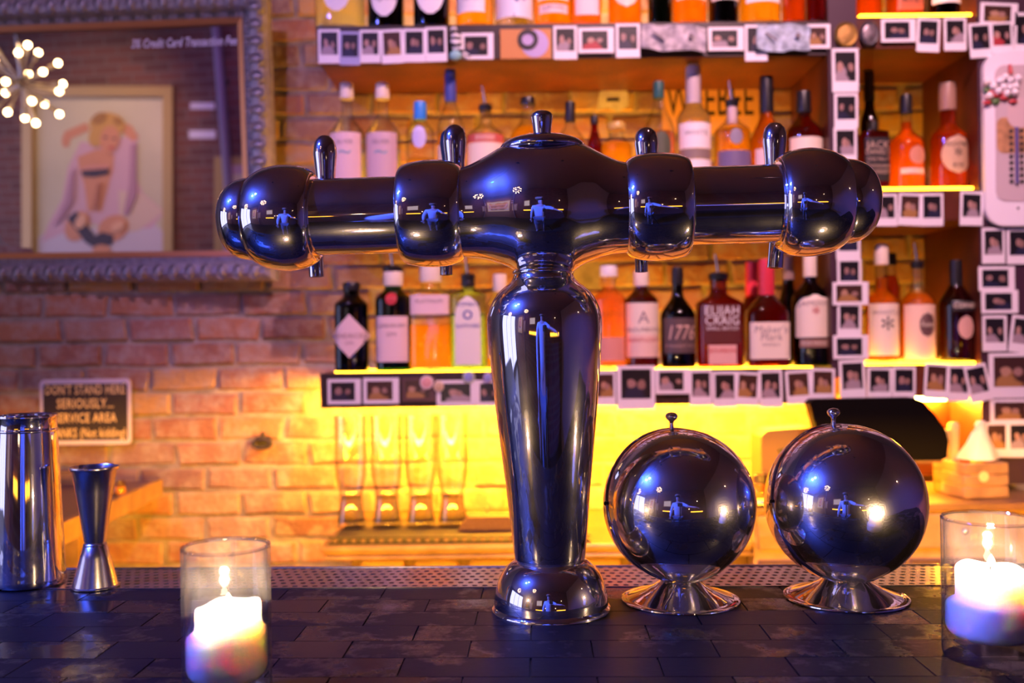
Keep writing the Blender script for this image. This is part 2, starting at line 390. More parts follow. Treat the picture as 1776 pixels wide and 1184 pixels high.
PHOTO = [photomat('photo_print', (0.012, 0.009, 0.012), (0.42, 0.24, 0.20), (0.34, 0.26, 0.30), (0.32, 0.18, 0.15)),
         photomat('photo_print_dark', (0.01, 0.008, 0.012), (0.32, 0.18, 0.16), (0.02, 0.02, 0.05), (0.25, 0.14, 0.12)),
         photomat('photo_print_warm', (0.05, 0.02, 0.015), (0.42, 0.24, 0.16), (0.35, 0.18, 0.06), (0.32, 0.18, 0.15)),
         photomat('photo_print_red', (0.015, 0.01, 0.012), (0.45, 0.25, 0.2), (0.4, 0.04, 0.05), (0.35, 0.2, 0.18))]

def textmb(body, size, shear=0.0, align='CENTER', extrude=0.0, bold=0.0):
    cu = bpy.data.curves.new('lettering', 'FONT'); cu.body = body; cu.size = size; cu.shear = shear; cu.align_x = align; cu.align_y = 'CENTER'
    cu.resolution_u = 2; cu.extrude = extrude; cu.offset = bold*size; cu.space_character = 1.06
    o = bpy.data.objects.new('lettering_tmp', cu); COL.objects.link(o); bpy.context.view_layer.update()
    me = o.to_mesh(); mb = MB()
    mb.add([(v.co.x, v.co.z, v.co.y) for v in me.vertices], [tuple(p.vertices) for p in me.polygons])   # x, -, z plane
    o.to_mesh_clear(); bpy.data.objects.remove(o); bpy.data.curves.remove(cu)
    return mb

# ================================================================ ROOM
YW = 2.28      # face of the brick wall behind the bar
YR = -2.6      # wall behind the guests
XL, XR, ZC = -6.4, 2.2, 3.2
struct('floor', MB().box((XL, YR, -0.05), (XR, YW + 0.1, 0.0)), pbr('dark_floor_boards', (0.05, 0.035, 0.03), 0.35, noise=0.5, nscale=6))
struct('ceiling', MB().box((XL, YR, ZC), (XR, YW + 0.1, ZC + 0.05)), pbr('plum_ceiling_paint', (0.20, 0.11, 0.11), 0.7))
struct('wall_left', MB().box((XL - 0.1, YR, 0), (XL, YW + 0.1, ZC)), pbr('plum_wall_paint', (0.26, 0.13, 0.12), 0.7))
struct('wall_right', MB().box((XR, YR, 0), (XR + 0.1, YW + 0.1, ZC)), pbr('plum_wall_paint', (0.26, 0.13, 0.12), 0.7))
struct('wall_front', MB().box((XL, YR - 0.1, 0), (XR, YR, ZC)), farbrick())
wall = struct('wall_back', MB().box((XL, YW, 0), (XR, YW + 0.1, ZC)), MORTAR)

# bricks of the wall behind the bar
def brickmesh(seed, L, H):
    rnd = random.Random(seed); j = lambda a: rnd.uniform(-a, a)
    d = 0.007 + rnd.uniform(-0.003, 0.003); b = 0.004
    x, z = L / 2, H / 2
    back = [(-x, 0.01, -z), (x, 0.01, -z), (x, 0.01, z), (-x, 0.01, z)]
    mid = [(-x + j(.005), -d + b, -z + j(.003)), (0 + j(.01), -d + b, -z + j(.003)), (x + j(.005), -d + b, -z + j(.003)), (x + j(.005), -d + b, z + j(.003)), (j(.01), -d + b, z + j(.003)), (-x + j(.005), -d + b, z + j(.003))]
    fr = [(v[0] * (1 - b / x), -d + j(.0012), v[2] * (1 - b / z)) for v in mid]
    mb = MB().add(back + mid + fr, [(0, 1, 6, 5, 4), (1, 2, 7, 6), (2, 3, 9, 8, 7), (3, 0, 4, 9)] +
                  [(4 + k, 4 + (k + 1) % 6, 10 + (k + 1) % 6, 10 + k) for k in range(6)] + [(10, 11, 14, 15), (11, 12, 13, 14)])
    return mb.mesh('brick', BRICK, 0)
CH, CL = 0.0577, 0.154
BM = [brickmesh(i, CL - 0.011, CH - 0.010) for i in range(8)]
BH = [brickmesh(20 + i, CL / 2 - 0.011, CH - 0.010) for i in range(3)]
sfb = YW / F
z = 0.70; row = 0
while z < 2.20:
    py = 600 - (z + CH / 2 - CZ) / sfb
    x = P(-40, 600, YW).x - (CL * 0.5 if row % 2 else 0) + random.uniform(-.035, .035)
    while x < P(1760, 600, YW).x:
        px = 888 + (x + CL / 2) / sfb
        hid = (px < 400 and py < 430) or (py > 1010) or (px > 1440 and not 1470 < px < 1710) or (870 < px < 1020 and 250 < py < 480) \
            or (560 < px < 1440 and (30 < py < 85 or 320 < py < 385 or 655 < py < 700)) or (560 < px < 1440 and py < 5)
        if not hid:
            share(random.choice(BM), 'brick', wall, (x + CL / 2, YW, z + CH / 2), (0, random.choice((0, math.pi)), 0))
        x += CL
    z += CH; row += 1

# ================================================================ BAR
bar = thing('bar_counter', 'dark worn paved bar top with black painted brick pavers', 'bar counter', (0, 1.0, BZ), (0, 0, R(-1.6)))
MB().box((-1.5, -0.50, -0.06), (1.5, 0.02, -0.0022)).build('paver_bed', pbr('black_grout', (0.006, 0.004, 0.006), 0.5), bar)
MB().box((-1.5, 0.02, -0.06), (1.5, 0.115, -0.022)).build('tray_recess', BLACK, bar)
MB().lathe([(0, -1.2), (0.008, -1.2), (0.008, 1.2), (0, 1.2)], 10, 'x', (0, -0.045, -0.085)).build('under_bar_light', emit('under_bar_amber', AMBER, UNDER_BAR), bar)
MB().box((-1.48, -0.46, -1.069), (1.48, -0.10, -0.06)).build('front_panel', pbr('bar_panel_wood', (0.05, 0.02, 0.015), 0.4), bar)
PM = []
for i in range(4):
    rnd = random.Random(50 + i); t = 0.0005
    PM.append(MB().box((-0.0495 + t*i*0.4, -0.0220, -0.008), (0.0495, 0.0220, 0.0)).mesh('paver', BARTOP, 30))
for r in range(11):
    for k in range(-9, 10):
        share(random.choice(PM), 'paver', bar, (k * 0.1 + (0.05 if r % 2 else 0) + 0.018, -0.02 - r * 0.045, 0.0))
# perforated drip rail let into the back edge
tray = thing('drip_rail', 'perforated steel drip rail along back edge of bar top', 'drip tray', (0, 1.0, BZ), (0, 0, R(-1.6)))
pm = MB(); px_, py_, nr = 0.0104, 0.0131, 7; hr = 0.0031
for r in range(nr):
    y0 = 0.006 + r * py_
    for k in range(-85, 85):
        x0 = k * px_ + (px_ / 2 if r % 2 else 0)
        cx, cy = x0, y0 + py_ / 2
        outer = [(cx+px_/2*a, cy+py_/2*b) for a, b in ((1,0),(1,1),(0,1),(-1,1),(-1,0),(-1,-1),(0,-1),(1,-1))]
        inner = [(cx + hr * math.cos(i * math.pi / 4), cy + hr * math.sin(i * math.pi / 4)) for i in range(8)]
        low = [(p[0], p[1], -0.0015) for p in inner]
        pm.add([(a, b, 0) for a, b in outer] + [(a, b, 0) for a, b in inner] + low,
               [(i, (i+1) % 8, 8+(i+1) % 8, 8+i) for i in range(8)] + [(8+i, 8+(i+1) % 8, 16+(i+1) % 8, 16+i) for i in range(8)])
pm.build('perforated_sheet', STEEL, tray, 0)
xe = 0.88
MB().box((-xe, 0.0035, -0.012), (xe, 0.0062, 0.0008)).build('front_lip', STEEL, tray)
MB().box((-xe, 0.0976, -0.012), (xe, 0.101, 0.0008)).build('back_lip', STEEL, tray)
MB().box((-xe, 0.0064, -0.021), (xe, 0.0974, -0.0185)).build('catch_pan', BLACK, tray)

# ================================================================ BEER TOWER
D0 = 0.92; K = D0 / F
tw_loc = P(956, 1056, D0); tw_loc.z = BZ
tower = thing('beer_tower', 'polished chrome T-shaped beer tower standing on the bar', 'beer tower', tw_loc, (0, R(-0.72), 0))
zz = lambda y: (1056 - y) * K
base = [(0, 1056), (104, 1056), (104, 1053), (102, 1050), (98.5, 1047), (98.5, 1040), (97.5, 1030), (95, 1018), (91, 1005), (85, 993), (77, 982), (69, 975), (62, 971), (56, 969), (0, 969)]
MB().lathe([(r * K, zz(y)) for r, y in base], 64).build('base', CHROME, tower)
col = [(0, 971), (60, 971), (60.5, 968), (62, 960), (66, 920), (71.5, 860), (77, 810), (81.5, 770), (88, 710), (93.5, 650), (97, 610), (99, 580), (99.3, 560), (97.5, 543), (92, 526), (83, 511), (72, 500), (62, 492), (55, 485), (52, 478), (51.5, 474)]
def smooth(pts, n=4):
    out = []
    for i in range(len(pts) - 1):
        p0 = pts[max(i-1, 0)]; p1 = pts[i]; p2 = pts[i+1]; p3 = pts[min(i+2, len(pts)-1)]
        for k in range(n):
            t = k / n
            out.append(tuple(0.5 * ((2*p1[j]) + (-p0[j]+p2[j])*t + (2*p0[j]-5*p1[j]+4*p2[j]-p3[j])*t*t + (-p0[j]+3*p1[j]-3*p2[j]+p3[j])*t**3) for j in (0, 1)))
    return out + [pts[-1]]
MB().lathe([(0, zz(971))] + [(r * K, zz(y)) for r, y in smooth(col[1:], 4)] + [(0, zz(473))], 64).build('column', CHROME, tower)
MB().lathe([(0, zz(477))] + [(r * K, zz(y)) for r, y in ((51, 477), (53, 474.5), (53, 470), (50.5, 467), (49, 465), (49.5, 461), (50, 457), (48.5, 451), (47, 446), (47, 420))], 56).build('neck_collar', CHROME, tower)
# head: shaped along x, swelling up to the cap and down into the neck
HZ = zz(365)
def interp(tab, x):
    x = abs(x)
    for (a, va), (b, vb) in zip(tab, tab[1:]):
        if x <= b:
            t = (x - a) / (b - a)
            return va + (vb - va) * t
    return tab[-1][1]
UP = smooth([(0, 124), (30, 122), (55, 117), (75, 109), (95, 98), (115, 87.5), (130, 81), (146, 76.5)], 6)
DN = smooth([(0, 112), (44, 110), (52, 104), (65, 95.5), (80, 89), (97, 83), (115, 79), (130, 77.5), (146, 76.5)], 6)
FR = smooth([(0, 112), (25, 110), (50, 103), (75, 93), (95, 85), (115, 79.5), (130, 77), (146, 76)], 6)
hm = MB(); vs_, fs = [], []; NX, NT = 72, 72
for i in range(NX + 1):
    x = -141 + 282 * i / NX
    u, d, f_ = interp(UP, x), interp(DN, x), interp(FR, x)
    for k in range(NT):
        a = 2 * math.pi * k / NT; c = math.cos(a)
        r = f_ + (u - f_) * max(0, c) ** 2 + (d - f_) * max(0, -c) ** 4
        vs_.append((x * K, -r * K * math.sin(a), HZ + r * K * c))
for i in range(NX):
    for k in range(NT):
        fs.append((i*NT+k, i*NT+(k+1) % NT, (i+1)*NT+(k+1) % NT, (i+1)*NT+k))
HYAW = R(-2.6)
RZ = Matrix.Translation((4*K, 0, 0)) @ Matrix.Rotation(HYAW, 4, 'Z')
hm.add(vs_, fs).xform(RZ).build('head', CHROME, tower, 60)
def head_part(mb, name, mat=CHROME, sharp=40): return mb.xform(RZ).build(name, mat, tower, sharp)
# cap plate and finial
capz = HZ + 117 * K
mb = MB().lathe([(0, capz - 8*K), (72*K, capz - 16*K), (74.5*K, capz - 13*K), (74.5*K, capz - 8*K), (72*K, capz - 4*K), (66*K, capz + 1*K), (52*K, capz + 7*K), (30*K, capz + 11*K), (12*K, capz + 12.5*K), (0, capz + 13*K)], 56)
head_part(mb, 'cap')
def bullet(x, y, z0, h, r0, r1, lean=0.0):
    pr = [(0, 0), (r0*0.86, 0), (r0*0.88, h*0.15), (r0, h*0.5), (r1, h*0.75), (r1*0.97, h*0.84), (r1*0.83, h*0.92), (r1*0.5, h*0.98), (0, h)]
    m_ = MB().lathe(pr, 24)
    M = Matrix.Translation((x, y, z0)) @ Matrix.Rotation(lean, 4, 'Y')
    return m_.xform(M)
head_part(bullet(0, 0, capz + 8*K, 48*K, 17*K, 19*K), 'finial')
# arms
for s in (-1, 1):
    mb = MB().lathe([(66.5*K, s*243*K), (66.5*K, s*410*K)], 56, 'x', (0, 0, HZ)); head_part(mb, 'arm_tube')
    inner = [(0, 144.8), (77, 144.8), (80, 147), (86, 156), (91, 172), (92.6, 192), (92, 212), (89.5, 232), (86, 245), (81, 252.5), (75, 255), (68, 255), (66, 254), (0, 254)]
    mb = MB().lathe([(r*K, s*(x - 4)*K) for r, x in smooth(inner[1:-1], 3)], 64, 'x', (0, 0, HZ)); head_part(mb, 'faucet_housing')
    # ring groove
    outer = [(62, 419), (75, 419), (79, 421), (84, 428), (89.5, 443), (92.3, 465), (91.5, 484), (87.5, 504), (80.5, 520), (73.5, 530)]
    mb = MB().lathe([(r*K, s*(x - 18)*K) for r, x in smooth(outer, 4)] + [(0, s*512*K)], 64, 'x', (0, 0, HZ)); head_part(mb, 'end_housing')
    cap = [(70, 528), (71.5, 532), (71.5, 538), (69, 552), (62, 566), (51, 577), (36, 584.5), (18, 588.5), (0.001, 589.5)]
    mb = MB().lathe([(r*K, s*(x - 18)*K) for r, x in smooth(cap, 4)], 56, 'x', (0, 0, HZ)); head_part(mb, 'end_cap')
    MB().lathe([(70*K, s*401.5*K), (74*K, s*399*K), (75.5*K, s*401*K)], 48, 'x', (0, 0, HZ)).xform(RZ).build('seam_ring', CHROME, tower)
# handles stand behind the arms, spouts hang behind them
for x, top, h, lean, m_ in ((-382, 156, 140, 0.00, CHROME), (-154, 167, 130, 0.01, CHROME), (179, 151, 120, -0.01, CHROME), (394, 152, 130, 0.03, CHROME), (-160, 170, 110, 0.0, BLACK)):
    back = 0.098 if m_ is BLACK else 0.052
    f2 = (D0 + back) / D0
    head_part(bullet(x*K*f2, back, HZ + (top - h)*K*f2, h*K*f2, 17*K*f2, 20.5*K*f2, lean), 'tap_handle', m_)
for x, bot, lean in ((-400, -93, -0.02), (-173, -96, 0), (164, -100, 0), (391, -99, 0.10)):
    f2 = (D0 + 0.05) / D0
    r = 14 if abs(x) > 300 else 11.5
    mb = MB().lathe([(r*0.8*K, 0), (r*K, 0), (r*K, 70*K), (0, 70*K)], 24)
    mb.xform(Matrix.Translation((x*K*f2, 0.046, HZ + bot*K*f2)) @ Matrix.Rotation(lean, 4, 'Y'))
    head_part(mb, 'spout')

# ================================================================ SPHERICAL DISPENSERS
def dispenser(px, py, D, rpx, cy, label, knobx):
    k = D / F
    loc = P(px, py, D); loc.z = BZ
    t = thing('roll_top_bowl', label, 'serving bowl', loc, (0, 0, 0), 'spherical steel roll-top bowls')
    r = rpx * k; zc = (py - cy) * k * 1.0
    foot = [(0, 0), (103, 0), (104.5, 1.2), (104, 3), (101, 4.2), (96, 4), (92, 5), (78, 10), (60, 17.5), (46, 25), (37, 32), (32, 38), (30, 44), (30, 50), (0, 50)]
    sf = r / (133 * k)
    MB().lathe([(a*k*sf*0.98, b*k*sf) for a, b in foot], 56).build('pedestal', CHROME, t)
    n = Vector((0.20, -0.93, 0.24)).normalized()
    q = Vector((0, 0, 1)).rotation_difference(n).to_matrix().to_4x4()
    M = Matrix.Translation((0, 0, zc)) @ q
    hemi = lambda rr, s, n_=20: [(rr*math.cos(a*math.pi/2/n_) if a < n_ else 0, s*rr*math.sin(a*math.pi/2/n_)) for a in range(n_ + 1)]
    MB().lathe(hemi(r*0.988, 1, 28), 80).xform(M).build('lid', SCUFF, t)
    MB().lathe(hemi(r*0.996, -1, 24), 64).xform(M).build('bowl', CHROME, t)
    rim = [(r*0.998 + 0.0011*math.cos(a*math.pi/4), 0.0016*math.sin(a*math.pi/4)) for a in range(8)]
    MB().lathe(rim, 80, closed=True).xform(M).build('rim', CHROME, t)
    side = q @ Vector((1, 0, 0))
    for s in (-1, 1):
        MB().sphere(Vector((0, 0, zc)) + s * r * 1.0 * (Vector((1, 0, 0)) - n * n.x).normalized(), 0.0022, 10, 8).build('hinge_pin', BLACK, t)
    kn = [(0, -3), (4.5, -3), (4, 2), (3.4, 8), (4.5, 12), (9, 15.5), (11, 19), (10.5, 23), (7, 26.5), (0, 28)]
    kx = (knobx - px) * k
    MB().lathe([(a*k, b*k) for a, b in kn], 24, o=(kx, 0, zc + math.sqrt(r*r - kx*kx))).build('knob', CHROME, t)
dispenser(1180, 1043, 0.948, 132.5, 877, 'round steel bowl with roll-top lid nearest to the beer tower', 1168)
dispenser(1467, 1041, 0.950, 137.0, 876, 'larger round steel bowl with roll-top lid beside the candle glass', 1449)

# ================================================================ CANDLES
GLASSW = glass('candle_glass', (0.995, 0.995, 1.0), 0.55, 0.16, 0.006)
def waxmat():
    mt, nt, out = nodemat('candle_wax')
    b = N(nt, 'ShaderNodeBsdfPrincipled'); b.inputs['Base Color'].default_value = (0.86, 0.82, 0.80, 1); b.inputs['Roughness'].default_value = 0.45
    b.inputs['Subsurface Weight'].default_value = 1.0; b.inputs['Subsurface Radius'].default_value = (1, 0.75, 0.5); b.inputs['Subsurface Scale'].default_value = 0.03
    nt.links.new(b.outputs[0], out.inputs[0]); return mt
WAX = waxmat()
FLAME = emit('candle_flame', (1.0, 0.78, 0.45), 22)
def candle(px, ytop, yb, D, rpx, pil, label_g, label_c, cx0, seed):
    k = D / F; loc = P(px, 600, D); loc.z = BZ
    H = (yb - ytop) * k
    g = thing('candle_glass', label_g, 'candle holder', loc)
    r = rpx * k; t = 0.0022
    prof = [(0, 0), (r*0.94, 0), (r*0.985, 0.002), (r, 0.006), (r, H - 0.001), (r - t*0.5, H), (r - t, H - 0.001), (r - t, 0.022), (r - t - 0.004, 0.017), (0, 0.0165)]
    MB().lathe(prof, 48).build('cup', GLASSW, g)
    MB().lathe([(r - t*0.5 + t*0.62*math.cos(a*math.pi/4), H + t*0.62*math.sin(a*math.pi/4)) for a in range(8)], 48, closed=True).build('rim', glass('polished_rim_glass', (0.95, 0.95, 1.0), 0.8, 0.35), g)
    # thick ribbed foot of the glass
    c = thing('votive_candle', label_c, 'candle', loc + Vector((0, 0, 0.0172)))
    rnd = random.Random(seed)
    R1 = r - t - 0.0006; h1, h2, rp = pil
    vs_, fs = [], []; n = 40
    prof = [(0.0, 0.0), (R1*0.84, 0.0), (R1*0.94, 0.003), (R1, 0.007), (R1, h1*0.86), (R1*0.97, h1*0.97), (R1*0.9, h1), (rp*1.12, h1*1.02), (rp*1.03, h1*1.10), (rp, h1*1.25), (rp, h2*0.95), (rp*0.97, h2*0.99), (rp*0.9, h2), (rp*0.8, h2 - 0.002), (rp*0.45, h2 - 0.005), (0.0, h2 - 0.006)]
    mb = MB().lathe(prof, n)
    ph = rnd.uniform(0, 6)
    mb.v = [(x + (0.0022*math.sin(2*math.atan2(y, x) + ph) * cx0 if z > h1*1.05 else 0), y, z + ((0.0018 * math.sin(math.atan2(y, x) + ph) + 0.0012*math.sin(4*math.atan2(y, x))) if 0.8*h1 < z else 0)) for x, y, z in mb.v]
    mb.build('wax', WAX, c, 60)
    MB().tube([(0, 0, h2 - 0.008), (0.0006, 0, h2 - 0.002), (0.0014, 0, h2 - 0.0005)], 0.0008, 6).build('wick', BLACK, c)
    fl = [(0, 0), (0.0017, 0.0008), (0.0026, 0.0025), (0.0027, 0.004), (0.002, 0.006), (0.001, 0.008), (0, 0.0095)]
    MB().lathe(fl, 14, o=(0.0014, 0, h2 - 0.001)).build('flame', FLAME, c)
    lo = light('candle_light', 'POINT', loc + Vector((0.0014, 0, 0.0172 + h2 + 0.0115)), (1.0, 0.66, 0.33), 2.0, 0.003)
    return g
candle(388, 955, 1222, 0.690, 75.5, (0.031, 0.050, 0.0225), 'clear glass candle holder on the bar below the brick wall', 'white candle half melted in the glass left of the beer tower', 0.6, 3)
candle(1712, 911, 1152, 0.765, 78.0, (0.026, 0.055, 0.0250), 'clear glass candle holder at the bar edge beside the round bowls', 'white candle half melted in the glass right of the round bowls', 0.4, 5)

# ================================================================ SHAKER AND JIGGER
k = 1.042 / F
loc = P(46, 600, 1.042); loc.z = BZ + 0.0009
sh = thing('shaker_tin', 'tall steel cocktail shaker tin at the left end of drip rail', 'cocktail shaker', loc)
pr = [(0, 0), (55, 0), (58.5, 1.5), (60, 5), (59.5, 12), (57, 60), (53, 150), (49.5, 230), (47.5, 268), (46.8, 284), (48.2, 286.5), (48.5, 290), (47.4, 292.5), (46, 291), (45.5, 270), (50, 150), (55, 30), (54, 8), (0, 6)]
MB().lathe([(a*k, b*k) for a, b in pr], 48).build('body', CHROME, sh)
MB().lathe([(a*k, b*k) for a, b in ((47.6, 262), (48.4, 264), (48.4, 266), (47.5, 268))], 48).build('rolled_bead', CHROME, sh)
k = 1.026 / F
loc = P(161, 600, 1.026); loc.z = BZ + 0.0009
jg = thing('jigger', 'slim double-ended steel jigger beside the shaker tin', 'jigger', loc)
pr = [(0, 66), (14, 70), (17, 72), (19.5, 70), (25, 50), (33, 20), (37.5, 3), (40, 1.5), (40, 0), (38, 0), (36, 3), (23, 50), (16, 64), (0, 64)]
MB().lathe([(a*k, b*k) for a, b in pr], 40).build('lower_cup', STEEL, jg)
MB().lathe([(15*k + 4.5*k*math.cos(a*math.pi/5), 72*k + 4*k*math.sin(a*math.pi/5)) for a in range(10)], 40, closed=True).build('waist_ring', STEEL, jg)
pr = [(0, 78), (14, 74), (16.5, 75), (18, 80), (24, 120), (31, 165), (36.5, 199), (39.5, 202), (40.6, 204.5), (40, 207), (37.5, 207.5), (35.5, 204), (30, 165), (23, 120), (16, 84), (0, 82)]
MB().lathe([(a*k, b*k) for a, b in pr], 40).build('upper_cup', STEEL, jg)

# ================================================================ SHELVES BEHIND THE BAR
DS = 2.0; SF = DS / F
zs = lambda y: CZ + (600 - y) * SF
xs = lambda x: (x - 888) * SF
Z_UP, Z_MID, Z_LOW = zs(42), zs(338), zs(644)
PANEL = emit('amber_lit_acrylic', AMBER, PANEL_L)
TUBE = emit('amber_light_tube', AMBER, UNDER_L)
PT = 0.0035            # lit acrylic thickness
def wall_shelf(zt, th, label, x0, x1, tube=0):
    bt = 0.026 if tube else th
    t = thing('wall_shelf', label, 'shelf', (0, DS, zt), (0, 0, 0), 'long shelves behind the bar')
    MB().bbox((x0, 0.003, -bt), (x1, YW - DS - 0.014, 0), 0.002).build('board', WOOD_RED, t)
    MB().bbox((x0, 0.0, -th), (x1, 0.0028, 0.0), 0.0008).build('fascia', WOOD_DK, t)
    MB().box((x0 + 0.02, 0.055, 0.0), (x1 - 0.02, 0.20, PT)).build('light_panel', PANEL, t)
    if tube: MB().lathe([(0, x0 + 0.03), (0.009, x0 + 0.03), (0.009, x1 - 0.03), (0, x1 - 0.03)], 12, 'x', (0, 0.10, -bt - 0.012)).build('light_tube', TUBE, t)
XA, XB = xs(555), xs(1440)
wall_shelf(Z_UP, 60*SF, 'topmost long bottle shelf with instant photos along its dark edge', XA, XB)
wall_shelf(Z_MID, 56*SF, 'middle long bottle shelf behind the arms of the beer tower', XA, XB)
wall_shelf(Z_LOW, 60*SF, 'lowest long bottle shelf above the glowing yellow wall', XA, XB, 1)
# cabinet with cubby holes to the right
XC, XD, XE, XF = xs(1441), xs(1490), xs(1700), xs(1800)
Y1 = YW - 0.014
cab = thing('shelf_cabinet', 'red brown cubby cabinet with bottles, right of the long shelves', 'cabinet', (0, DS, 0))
yb = Y1 - DS
CB = 1.145
MB().box((XC, 0.0, CB + 0.10), (XC + 0.012, yb, 2.25)).build('side_panel', WOOD_RED, cab)
MB().box((XC, -0.004, CB + 0.10), (XD, -0.0005, 2.25)).build('post', pbr('plum_post_paint', (0.05, 0.018, 0.035), 0.4), cab)
MB().box((XD - 0.012, 0.0, CB + 0.1), (XD, yb, 2.25)).build('side_panel', WOOD_RED, cab)
MB().box((XE, 0.0, CB - 0.12), (XE + 0.012, yb, 2.25)).build('side_panel', WOOD_RED, cab)
MB().box((XE, -0.004, CB - 0.12), (XF, -0.0005, 2.25)).build('post', MATS['plum_post_paint'], cab)
for yt, th in ((36, 56), (337, 54), (640, 56)):
    zt = zs(yt)
    MB().bbox((XD, 0.0, zt - th*SF), (XE, yb, zt), 0.0015).build('shelf_board', WOOD_RED, cab)
    MB().box((XD + 0.01, 0.001, zt), (XE - 0.01, 0.19, zt + 0.0055)).build('light_panel', PANEL, cab)
MB().lathe([(0, XD + 0.02), (0.007, XD + 0.02), (0.007, XE - 0.02), (0, XE - 0.02)], 12, 'x', (0, 0.12, zs(640) - 56*SF - 0.008)).build('light_tube', emit('amber_light_tube_short', AMBER, UNDER_L * 0.9), cab)
MB().box((XD, 0.14, CB - 0.12), (XE, 0.16, zs(700))).build('back_panel', WOOD_RED, cab)

